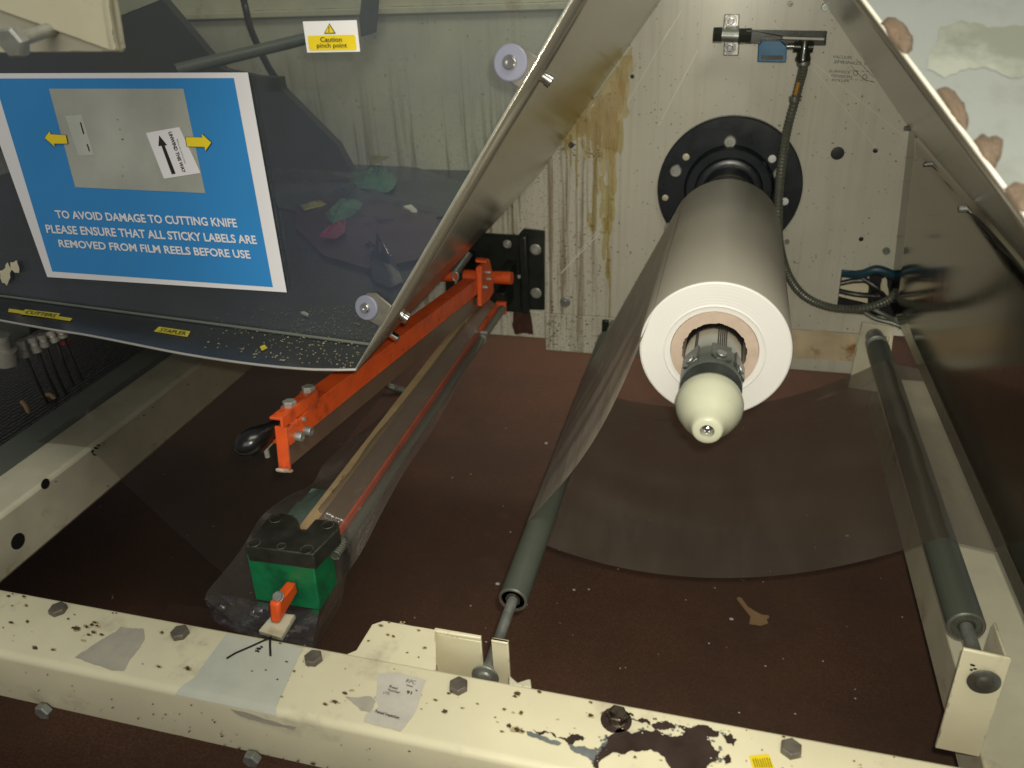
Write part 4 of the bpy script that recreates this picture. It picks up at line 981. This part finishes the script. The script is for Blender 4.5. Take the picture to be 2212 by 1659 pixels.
# ================================================================== RIGHT SIDE SHEETS
rs = thing('right_guard', 'polished right side sheet folded between slanted top and vertical dark lower part', 'guard', (.287, 1.0, -.58))
cw = onY(1963, 272, WY-.001); tw = onY(1780, 0, WY-.001); tw2 = cw+(tw-cw)*1.5
bw = onY(1922, 652, WY-.001)
SR = Plane(cw, tw, tw+V((0, -.5, 0)))
n0 = SR(1865, 0); n1 = SR(2120, 338)
ed = lambda t: n0.lerp(n1, t)
e_top = ed(-.5); e_bot = n0+(n1-n0)*((cw.z-n0.z)/(n1.z-n0.z))
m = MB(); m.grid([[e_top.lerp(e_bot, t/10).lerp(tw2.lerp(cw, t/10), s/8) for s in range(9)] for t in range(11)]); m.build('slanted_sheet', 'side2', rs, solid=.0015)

vt, vb = cw+V((.0012, 0, -.0005)), bw
nb = V((.324, .30, -.592)); ntp = V((cw.x+.0012, .30, cw.z-.0005))
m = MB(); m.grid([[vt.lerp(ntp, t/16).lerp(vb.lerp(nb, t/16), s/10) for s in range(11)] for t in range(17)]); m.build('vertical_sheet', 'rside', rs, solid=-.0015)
VS = Plane(vt, vb, nb)
if VS.n.x > 0: VS.n = -VS.n
for (x, y, r, nm) in ((2018, 354, .005, 'stud'), (2098, 450, .006, 'stud')):
    q = VS(x, y); MB().lathe(q-VS.n*.002, VS.n, [(0, r*1.3), (.004, r*1.3), (.004, r*.8), (.016, r*.8), (.017, r*.5)], 18).build(nm, 'dirty_zinc', rs)
q = onY(1965, 277, WY-.02); MB().lathe(q, V((-1, -.3, 0)), [(0, .004), (.008, .004)], 12).build('stud', 'dirty_zinc', rs)
m = MB(); m.cyl(ed(-.5), e_bot, .0014, 10); m.build('sheet_edge', 'bright', rs)
M['dullp'] = paint('dull_grey_patch', (.17, .185, .15), .6, metal=.2, var=.15, scale=6, grime=(.27, .29, .25), gscale=10, gpos=.5)
# stainless front panel at top right with brown glue blobs
fp = thing('front_panel', 'brushed stainless front panel at top right with brown glue blobs', 'panel', ed(.5))
FPn = (e_bot-e_top).cross(V((1, 0, 0))).normalized()
FP = Plane(e_top, e_bot, e_top+V((1, 0, 0)))
o_ = V((.0015, 0, 0))
m = MB(); m.prism([e_top+o_, e_bot+o_, e_bot+V((.7, 0, 0)), e_top+V((.7, 0, 0))], FP.n*-.002); m.build('sheet', 'stainless', fp)
def blob(outline, seed, h=.0035):
    rn = random.Random(seed); c = sum((V(p) for p in outline), V((0, 0)))/len(outline); o2 = jag(outline, .06, 2, rn); n = len(o2); m = MB(); R = []
    for f, z in ((1, 0), (.93, .55), (.75, .9), (.45, 1.0), (.15, 1.05)):
        R.append([m.b.verts.new(FP(*(c+(p-c)*f), .0006+h*z*rn.uniform(.75, 1.1))) for p in o2])
    for A_, B_ in zip(R, R[1:]):
        for i in range(n): j = (i+1) % n; m.b.faces.new([A_[i], A_[j], B_[j], B_[i]])
    m.b.faces.new(R[-1]); m.build('glue_blob', 'glueblob', fp, smooth_angle=60)
blob([(1900, 52), (1915, 40), (1935, 42), (1958, 62), (1972, 85), (1970, 110), (1955, 122), (1940, 108), (1920, 82)], 1)
blob([(2022, 195), (2040, 190), (2060, 200), (2082, 228), (2092, 262), (2086, 286), (2066, 268), (2042, 232)], 2)
blob([(2102, 305), (2118, 292), (2132, 300), (2150, 296), (2166, 305), (2162, 340), (2148, 368), (2128, 350), (2112, 328)], 3)
blob([(2168, 408), (2190, 395), (2225, 402), (2240, 440), (2235, 480), (2200, 455), (2180, 430)], 4)
m = MB(); patch(m, FP, [(2000, 150), (2030, 60), (2080, 45), (2150, 60), (2260, 30), (2280, 150), (2190, 170), (2110, 150), (2040, 170)], .0006, .12, 4); m.build('dull_patch', 'dullp', fp)
m = MB(); patch(m, FP, [(2010, 95), (2040, 55), (2110, 40), (2230, 20), (2240, 60), (2100, 75), (2050, 120), (2020, 135)], .0008, .08, 3); m.build('dried_film', 'cream_old', fp) if False else m.b.free()

# ================================================================== BLACK HINGE BRACKET ON THE PANEL
hb = thing('hinge_bracket', 'black bolted hinge bracket holding the orange arm on the back panel', 'bracket', onY(1120, 600, WY))
y1 = WY-.008; 
def WPp(x, y, d): return onY(x, y, d)
m = MB(); m.prism([WPp(962, 500, y1), WPp(1118, 509, y1), WPp(1130, 495, y1), WPp(1176, 500, y1), WPp(1176, 670, y1), WPp(1135, 669, y1), WPp(1130, 675, y1), WPp(962, 668, y1)], (0, .0075, 0)); m.build('plate', 'blackb', hb, bevel=.001)
m = MB(); q0 = WPp(1128, 506, y1); q1 = WPp(1128, 672, y1); m.box((q0.x-.006, y1-.012, q1.z), (q0.x+.012, y1-.0005, q0.z)); m.build('rib', 'blackb', hb, bevel=.004)
q = WPp(964, 520, y1-.07)
MB().box((-.500, 1.39, -.660), (-.490, y1-.001, -.53)).build('cheek', 'blackb', hb, bevel=.001)
for (x, y) in ((1157, 539), (1158, 633)): hexbolt('bolt', WPp(x, y, y1), (0, -1, 0), .0088, .006, 'zinc', hb, washer=.0115, rot=.3)
for (x, y) in ((1096, 527), (1098, 575), (1011, 577), (1012, 522)): hexbolt('bolt', WPp(x, y, y1), (0, -1, 0), .0072, .006, 'zinc', hb, washer=.009, rot=.8)
m = MB(); a_ = WPp(1060, 600, 1.405); b_ = WPp(1106, 601, 1.405); m.cyl(a_+V((-.16, 0, 0)), b_, .0125, 32); pv = m.build('pivot_tube', 'orange', hb)
capscrew('screw', b_+V((.010, .01, 0)), (1, 0, 0), .004, .004, 'zinc', hb)
MB().box((b_.x-.030, 1.415, b_.z-.016), (b_.x-.010, y1-.001, b_.z+.010)).build('cheek', 'blackb', hb, bevel=.001)
m = MB(); m.prism([WPp(1070, 654, 1.40), WPp(1092, 655, 1.40), WPp(1092, 680, 1.40), WPp(1070, 679, 1.40)], (0, .010, 0)); m.build('stop_block', 'orange', hb, bevel=.001)
hexbolt('bolt', WPp(1081, 667, 1.3995), (0, -1, 0), .0065, .005, 'dirty_zinc', hb, washer=.0072)
MB().box((WPp(1080, 660, 1.41).x-.01, 1.4105, -.63), (WPp(1080, 660, 1.41).x+.01, y1-.001, -.59)).build('cheek', 'blackb', hb, bevel=.001)
# spring with eye bolt
a_, b_ = onY(1012, 548, 1.40), onY(983, 588, 1.36)
m = MB(); d_ = (b_-a_); L_ = d_.length; d_.normalize(); u_ = d_.orthogonal().normalized(); v_ = d_.cross(u_); pts = []
for k in range(17*10): a = k*2*math.pi/10; pts.append(a_+d_*(L_*k/169)+(u_*math.cos(a)+v_*math.sin(a))*.0075)
m.tube(pts, .0011, 6, step=.004); m.build('spring', 'dirty_zinc', hb)
m = MB(); c_ = b_+V((0, 0, -.008)); m.tube([c_+V((.006*math.cos(a), 0, .009*math.sin(a))) for a in [k*.45 for k in range(15)]], .0018, 8); m.cyl(c_+V((0, 0, -.009)), c_+V((0, 0, -.036)), .0026, 12); m.lathe(c_+V((0, 0, -.018)), (0, 0, -1), [(0, .0045), (.006, .0045)], 6); m.build('eye_bolt', 'zinc', hb)

# ================================================================== ORANGE CUTTER ARM (raised)
XR = -.425
ca_ = thing('cutter_arm', 'raised orange cutter arm with black handle over the sealing bar', 'cutter arm', onX(620, 1010, XR))
P = lambda x, y, d=0: onX(x, y, XR+d)
farT, farM, farB = P(1030, 603), P(1030, 637), P(1036, 668)
fT, fM, fB = P(621, 922), P(628, 963), P(629, 1012)
# body: orange channel
m = MB(); m.prism([P(688.6, 862), farT, farM, fM, P(621, 930)], (-.026, 0, 0)); m.build('channel', 'orange', ca_, bevel=.001)
m = MB(); m.prism([P(660, 884, -.0265), P(1028, 603, -.0265), P(1028, 618, -.0265), P(662, 904, -.0265)], (-.006, 0, 0)); m.build('rear_flange', 'orange', ca_, bevel=.001)
m = MB(); m.prism([fM+V((-.004, .001, 0)), farM+V((-.004, 0, 0)), farB+V((-.004, 0, 0)), fB+V((-.004, .001, 0))], (-.006, 0, 0)); m.build('smoked_blade_guard', 'brownstrip', ca_)
m = MB(); m.prism([P(610, 925, .0005), P(621, 921, .0005), P(630, 1012, .0005), P(607.5, 1011, .0005)], (-.012, 0, 0)); m.b.free()
# end plate facing the front
q0, q1 = P(621, 921), P(629.5, 1012)
m = MB(); m.prism([q0+V((.0005, -.0005, 0)), q1+V((.0005, -.0005, 0)), q1+V((-.0135, -.0005, 0)), q0+V((-.0135, -.0005, 0))], (0, -.0025, 0)); m.build('end_plate', 'orange', ca_, bevel=.0005)
m = MB(); m.prism([P(611, 1013, -.001), P(632, 1013, -.001), P(637, 1016, -.001), P(630, 1022, -.001), P(612, 1021, -.001)], (-.010, 0, 0)); m.build('rubber_foot', 'core', ca_, bevel=.002)
# raised clamp plate near the front
m = MB(); m.prism([P(609, 902, .0006), P(685.9, 841, .0006), P(689, 862, .0006), P(660, 888, .0006), P(612, 925, .0006)], (-.003, 0, 0)); m.build('clamp_plate', 'orange', ca_, bevel=.0005)
m = MB(); m.prism([P(610, 904, -.003), P(684, 845, -.003), P(686, 851, -.003), P(612, 910, -.003)], (-.016, 0, 0)); m.build('clamp_top', 'orange', ca_, bevel=.001)
nrm = (P(684, 845)-P(610, 904)).cross(V((1, 0, 0))).normalized()
if nrm.z < 0: nrm = -nrm
for (x, y) in ((627, 882), (668, 850)):
    hexbolt('bolt', P(x, y, -.012)+nrm*.0012, nrm, .0078, .0065, 'zinc', ca_, washer=.0100, rot=.5)
for (x, y) in ((664, 931), (644, 943)):
    capscrew('cap_screw', P(x-6, y-1, -.001), (1, -.05, 0), .0052, .009, 'dirty_zinc', ca_)
capscrew('rivet', P(655, 905, .0004), (1, 0, 0), .0028, .002, 'zinc', ca_)
# handle
ha = P(611, 915, -.014); hb_ = onY(503, 980, ha.y-.052); dh = (hb_-ha); Lh = dh.length; dh.normalize()
m = MB(); m.lathe(ha-dh*.004, dh, [(0, .0098), (.004, .0098), (.0045, .0090), (.012, .0086), (Lh*.22, .0086), (Lh*.34, .0098), (Lh*.46, .0122), (Lh*.58, .0143), (Lh*.70, .0150), (Lh*.82, .0135), (Lh*.92, .0100), (Lh*.98, .0058), (Lh*1.005, .0022), (Lh*1.01, 0)], 40)
m.build('handle', 'blackh', ca_, smooth_angle=60)
MB().lathe(ha-dh*.012, dh, [(0, .0112), (.009, .0112), (.0094, .0100)], 32).build('socket', 'orange', ca_)
m = MB(); m.box((XR-.050, fB.y+.004, fB.z+.016), (XR-.0280, fB.y+.03, fB.z+.022)); m.build('catch_plate', 'cream_old', ca_, bevel=.001)
q = onX(577, 980, XR-.035); m = MB(); m.cyl(q+V((0, 0, .02)), q+V((0, 0, -.004)), .003, 12); m.build('catch_screw', 'zinc', ca_)
# hinge end of the arm
m = MB(); m.prism([P(1040, 575, .008), P(1058, 560, .008), P(1066, 600, .008), P(1067, 630, .008), P(1055, 650, .008), P(1040, 662, .008)], (-.008, 0, 0)); m.build('hinge_plate', 'orange', ca_, bevel=.001)
yy = P(1034, 620).y-.003
m = MB(); m.prism([onY(1028, 578, yy), onY(1038, 578, yy), onY(1042, 637, yy), onY(1030, 637, yy)], (0, .004, 0)); m.prism([onY(1026, 561, yy), onY(1051, 563, yy), onY(1051, 569, yy), onY(1028, 567, yy)], (0, .012, 0)); m.build('hinge_tab', 'orange', ca_, bevel=.0008)
for (x, y) in ((1054, 588), (1048, 620), (1056, 602)): capscrew('screw', P(x-4, y, .008), (1, 0, 0), .003, .008, 'zinc', ca_)

# ================================================================== LOWER SEALING BAR
sb = thing('sealing_bar', 'fixed lower sealing bar with green end block and black cap', 'sealing bar', (-.45, .60, -.66))
YF2, YB2 = .655, 1.36
GX0, GX1, GY = -.500, -.4165, .60
m = MB(); m.prism([onY(533, 1199, GY), onY(677, 1221, GY), onY(691.6, 1318.7, GY), onY(552.5, 1295.5, GY)], (0, .046, 0)); m.build('end_block', 'green', sb, bevel=.0012)
g0 = onY(677, 1221, GY); 
zt = onY(600, 1209, GY).z
CAPB = zt+.0006; CAPT = zt+.022
CT = Plane((0, 0, CAPT), (1, 0, CAPT), (0, 1, CAPT))
capo = [(530, 1180), (545, 1158), (570, 1128), (586, 1111), (608, 1108), (633, 1113), (641, 1120), (647, 1133), (644, 1142), (655, 1146), (660, 1145), (681, 1121), (722, 1125), (731, 1130), (732, 1142), (676, 1198)]
m = MB(); m.prism([onZ(x, y, CAPT) for x, y in capo], (0, 0, -.0215)); m.build('cap_plate', 'blackp', sb, bevel=.0015)
for (x, y) in ((596, 1121), (708, 1134), (549, 1173), (663, 1187), (608, 1180)):
    q = onZ(x, y, CAPT); r = .0062 if x != 608 else .0045
    MB().lathe(q+V((0, 0, .0003)), (0, 0, 1), [(0, r*1.25), (.0006, r*1.15), (.0002, r), (.0002, r*.2), (.0001, 0)], 24, cap0=False).build('cap_screw', 'blackp', sb)
# bar itself
rz = onX(755, 1033, -.434).z
pf = [(-.450, rz-.0015), (-.434, rz), (-.4145, rz-.015), (-.4145, rz-.031), (-.450, rz-.031)]
y0_ = .640
m = MB(); m.prism([V((x, y0_, z)) for x, z in pf], (0, YB2-y0_, 0)); m.build('bar', 'brownstrip', sb, bevel=.0008)
m = MB(); m.prism([V((-.4505, y0_-.002, rz-.0008)), V((-.4336, y0_-.002, rz+.0006)), V((-.4336, y0_-.002, rz+.0016)), V((-.4505, y0_-.002, rz+.0002))], (0, YB2-y0_, 0)); m.build('tape_strip', 'tan', sb)
TP = Plane((-.4505, 0, rz+.0002), (-.4336, 0, rz+.0016), (-.4336, 1, rz+.0016))
m = MB(); blobs(m, TP, [(719, 1062, 1.8), (722, 1058, 1.6), (716, 1057, 1.3), (727, 1052, 1), (733, 1040, .9), (740, 1030, 1.1)], .0005); stroke(m, TP, [(735, 1042), (744, 1027)], 1, .0005); m.build('pen_mark', 'ink', sb)
m = MB(); m.box((-.4135, .665, rz-.0300), (-.4100, YB2, rz-.0130)); m.build('side_rail', 'orange', sb, bevel=.0005)
for yy_ in (.715, 1.02, 1.3): capscrew('cap_screw', V((-.4102, yy_, rz-.026)), (1, 0, 0), .0048, .009, 'zinc', sb)
m = MB(); m.box((-.492, .655, rz-.034), (-.4515, .745, rz-.024)); m.box((-.500, .655, rz-.040), (-.4925, .720, rz-.0285)); m.build('teal_pad', 'teal', sb, bevel=.001)
# pull rod with spring
rc = onX(735, 1182, -.4050); 
m = MB(); m.cyl((rc.x, rc.y+.012, rc.z), (rc.x, 1.37, rc.z), .0072, 28); m.build('rod', 'graybar', sb)
m = MB(); pts = [V((rc.x+.0052*math.cos(k*.7), rc.y+.014-k*.00042, rc.z+.0052*math.sin(k*.7))) for k in range(72)]; m.tube(pts, .0015, 6, step=.003); m.build('spring', 'conduit', sb)
m = MB(); q = onX(1040, 735, rc.x); m.lathe(V((rc.x, q.y, rc.z)), (0, 1, 0), [(-.002, .0074), (-.002, .0086), (.004, .0086), (.004, .0074)], 24); m.cyl(V((rc.x-.012, q.y, rc.z+.014)), V((rc.x+.012, q.y, rc.z+.014)), .003, 12); m.build('hose_clip', 'zinc', sb)
# orange locating tab and its cream foot on the beam edge
m = MB(); TX = onY(602, 1305, .56).x
t1 = onX(602, 1305, TX); t2 = onX(604, 1349, TX); t3 = onX(629, 1272, TX)
m.prism([t2, t1, t3, V((TX, .5995, t3.z)), V((TX, .5995, t2.z+.006))], (-.0125, 0, 0)); m.build('locating_tab', 'orange', sb, bevel=.003)
hexbolt('bolt', V((TX-.006, t1.y+.010, (t1.z+t3.z)/2+.001)), (0, -.6, 1), .0062, .003, 'dirty_zinc', sb, washer=.0068)
fz_ = t2.z-.0015
m = MB(); m.prism([onZ(558, 1362, fz_), onZ(608, 1377, fz_), onZ(638, 1327, fz_), onZ(592, 1322, fz_)], (0, 0, -.006)); m.build('foot_plate', 'cream_old', sb, bevel=.001)

# ================================================================== CLEAR FILM AROUND THE BAR
fw = MB(); rnd = random.Random(31)
Lp = [(1004, 700), (960, 745), (915, 798), (872, 850), (828, 900), (775, 935), (720, 985), (694, 1008), (685, 1035), (668, 1052), (638, 1062), (600, 1085), (563, 1116), (545, 1150), (520, 1185), (488, 1232), (455, 1272), (441, 1293)]
Rp = [(1036, 742), (1026, 765), (1006, 798), (985, 838), (968, 872), (946, 908), (925, 946), (898, 982), (868, 1028), (848, 1064), (818, 1120), (786, 1186), (762, 1222), (742, 1248), (726, 1262), (708, 1290), (700, 1312), (690, 1330)]
rows = []
for k, (l, r) in enumerate(zip(Lp, Rp)):
    f = k/(len(Lp)-1)
    front = f > .72
    xl = -.470-.06*min(1, f*1.3)
    a_ = onX(l[0], l[1], xl-(.03 if front else 0)); b_ = onX(r[0], r[1], -.372)
    ym = (a_.y+b_.y)/2
    row = []
    top = V((-.434, max(ym, .66), rz+.004)); sideR = V((-.405, max(ym, .66), rz-.008))
    if front: top = V((-.455, min(ym, .72), -.690-.012*(f-.72)*3)); sideR = V((-.410, min(ym, .72), -.692))
    else: top.z += .0015; sideR.z += .0015
    K = [a_, a_.lerp(top, .5)+V((0, 0, -.004)), top, sideR, sideR.lerp(b_, .5)+V((.003, 0, .002)), b_]
    for i in range(5):
        for s in range(4):
            t = s/4; p = K[i].lerp(K[i+1], t)
            if i in (0, 1, 3, 4) or front: p = p+V((rnd.uniform(-1, 1), 0, rnd.uniform(-1, 1)))*(.0011+.0022*max(0, f-.6))
            row.append(p)
    row.append(b_); rows.append(row)
fw.grid(rows)
tag(fw.build('film_wrap', 'wrap', sub=2, smooth_angle=180), 'crumpled clear film draped over the lower sealing bar', 'film')
# its crumpled loose end in front
fw = MB(); rnd = random.Random(8); rows = []
Ltop = [(441, 1293), (470, 1283), (520, 1292), (560, 1300), (620, 1310), (690, 1318)]
Lbot = [(462, 1340), (480, 1352), (520, 1368), (560, 1382), (600, 1398), (672, 1408)]
for j in range(13):
    t = j/12; row = []
    for i in range(25):
        s = i/24*5; a = int(min(4, s)); fr_ = s-a
        tp = V(Ltop[a]).lerp(V(Ltop[a+1]), fr_); bt = V(Lbot[a]).lerp(V(Lbot[a+1]), fr_)
        q = tp.lerp(bt, t); z = -.700+.028*math.sin(i*.9+j*.3)*math.sin(j*.35)+rnd.uniform(-.006, .006)
        y = .60-.055*t
        row.append(onY(q.x, q.y, y+.014*math.sin(i*.7+j*.4)+rnd.uniform(-.006, .006)))
    rows.append(row)
fw.grid(rows); tag(fw.build('film_tail', 'tail', smooth_angle=16), 'crumpled loose film end hanging below the green block', 'film')
m = MB(); patch(m, Plane((0, .58, 0), (1, .58, 0), (0, .58, 1)), [(366, 1302), (440, 1312), (470, 1322), (475, 1348), (420, 1345), (352, 1330)], 0, .03, 2); m2 = m.build('film_scrap', 'film'); tag(m2, 'small flat strip of clear film left of the green block', 'film')
# film over the left beam going under the tray
LZ = -.6235
m = MB(); na, nb_ = onZ(78, 953, LZ), onZ(188, 968, LZ)
pts_near = [(-1.049, na.y), (-.975, na.y+.0), (-.893, nb_.y), (-.80, onX(310, 1082, -.80).y), (-.66, onX(455, 1215, -.66).y)]
nearP = [onZ(80, 955, LZ), onZ(135, 960, LZ), onZ(190, 966, LZ)+V((.004, 0, 0)), onX(265, 1040, -.84), onX(360, 1130, -.74), onX(455, 1215, -.64), onX(500, 1255, -.59)]
rows = []
for i, p in enumerate(nearP):
    q = V((p.x, 1.22, p.z)); rows.append([p.lerp(q, k/10) for k in range(11)])
m.grid(rows); tag(m.build('film_sheet', 'film', smooth_angle=80), 'clear film sheet stretched over the left beam and under the tray', 'film')

# ================================================================== LEFT SIDE: DARK CABINET AND FITTINGS
cab = MB(); cab.box((-2.2, .30, -.80), (-1.0505, 1.4, -.70)); cab = cab.build('machine_cabinet', 'chain', bevel=.002); tag(cab, 'dark cabinet top with chain link texture at far left', 'cabinet')
mf = thing('air_manifold', 'grey air manifold block with a row of nickel hose fittings', 'manifold', onY(60, 700, 1.0))
q0, q1 = onY(-30, 745, 1.03), onY(100, 690, 1.03)
m = MB(); m.prism([onY(-40, 668, 1.02), onY(60, 680, 1.02), onY(64, 722, 1.02), onY(8, 748, 1.02), onY(-40, 765, 1.02)], (0, .05, 0)); m.build('block', 'graybar', mf, bevel=.002)
fit = [((45, 735), (57, 770)), ((68, 728), (82, 760)), ((90, 722), (99, 748)), ((108, 715), (122, 738)), ((132, 712), (138, 728))]
low = [(95, 850), (118, 838), (136, 832), (152, 812), (170, 800)]
for (a, b), lw in zip(fit, low):
    A_, B_ = onY(*a, 1.0), onY(*b, 1.0); d = (B_-A_).normalized(); L_ = (B_-A_).length
    m = MB(); m.lathe(A_, d, [(0, .0082), (L_*.3, .0082), (L_*.32, .0060), (L_*.55, .0068), (L_*.57, .0048), (L_*.60, .0048), (L_*.62, .0078), (L_, .0078), (L_+.001, .004)], 12, ).build('fitting', 'nickel', mf, smooth_angle=25)
    m = MB(); E = onY(*lw, .99); m.tube([B_, B_.lerp(E, .4)+V((.002, -.004, 0)), B_.lerp(E, .8)+V((-.001, -.002, 0)), E+V((0, 0, -.02))], .0028, 10, step=.01); m.build('hose', 'cable', mf)
q = onY(140, 737, 1.0); MB().lathe(q, V((.2, 0, -1)), [(0, .0075), (.005, .0075)], 16).build('red_collar', 'red', mf)
A_ = onY(8, 755, .96); B_ = onY(14, 798, .96); d = (B_-A_).normalized()
MB().lathe(A_-d*.03, d, [(0, .012), (.028, .012), (.030, .020), (.056, .021), (.058, .016)], 24).build('elbow_nut', 'nickel', mf, smooth_angle=25)
m = MB(); m.tube([onY(48, 868, 1.0), onY(58, 880, .99), onY(64, 900, .97)], .0045, 10); m.tube([onY(92, 858, 1.02), onY(106, 852, 1.03), onY(120, 862, 1.03)], .0042, 10); m.build('copper_hose', 'scrap', mf)

# ================================================================== LITTER ON THE FLOOR
k3 = lambda u_, v_: (1423+.3565*u_, 1067.4+.3565*v_)
m = MB(); m.prism([FLOOR(*k3(*p), .001) for p in ((472, 640), (480, 630), (498, 634), (540, 690), (592, 722), (625, 738), (665, 742), (670, 752), (652, 765), (662, 786), (620, 801), (548, 790), (553, 765), (556, 748))], (0, 0, .002))
tag(m.build('tape_scrap', 'scrap'), 'tan hammer shaped scrap of tape on the brown floor', 'scrap')
m = MB(); rnd = random.Random(77)
for (x, y, r) in [(1580, 1338, .004), (1272, 1274, .0025), (1075, 1262, .0045), (1240, 1275, .003), (1158, 1166, .004), (1180, 958, .004), (1830, 1158, .004)]+[(rnd.uniform(200, 2000), rnd.uniform(900, 1560), rnd.uniform(.0008, .002)) for i in range(110)]:
    q = FLOOR(x, y, .001); a = rnd.random()*3; n = 6
    m.flat([q+V((math.cos(a+i*2*math.pi/n), math.sin(a+i*2*math.pi/n)*.8, 0))*r for i in range(n)])
tag(m.build('floor_specks', 'flake'), 'pale specks of litter scattered on the brown floor', 'specks', kind='stuff')
m = MB(); m.tube([onY(830, 828, 1.75), onY(850, 838, 1.75), onY(900, 850, 1.78), onY(960, 852, 1.8)], .011, 12, ridge=.15); tag(m.build('floor_hose', 'conduit'), 'grey corrugated hose lying behind the orange arm', 'hose')
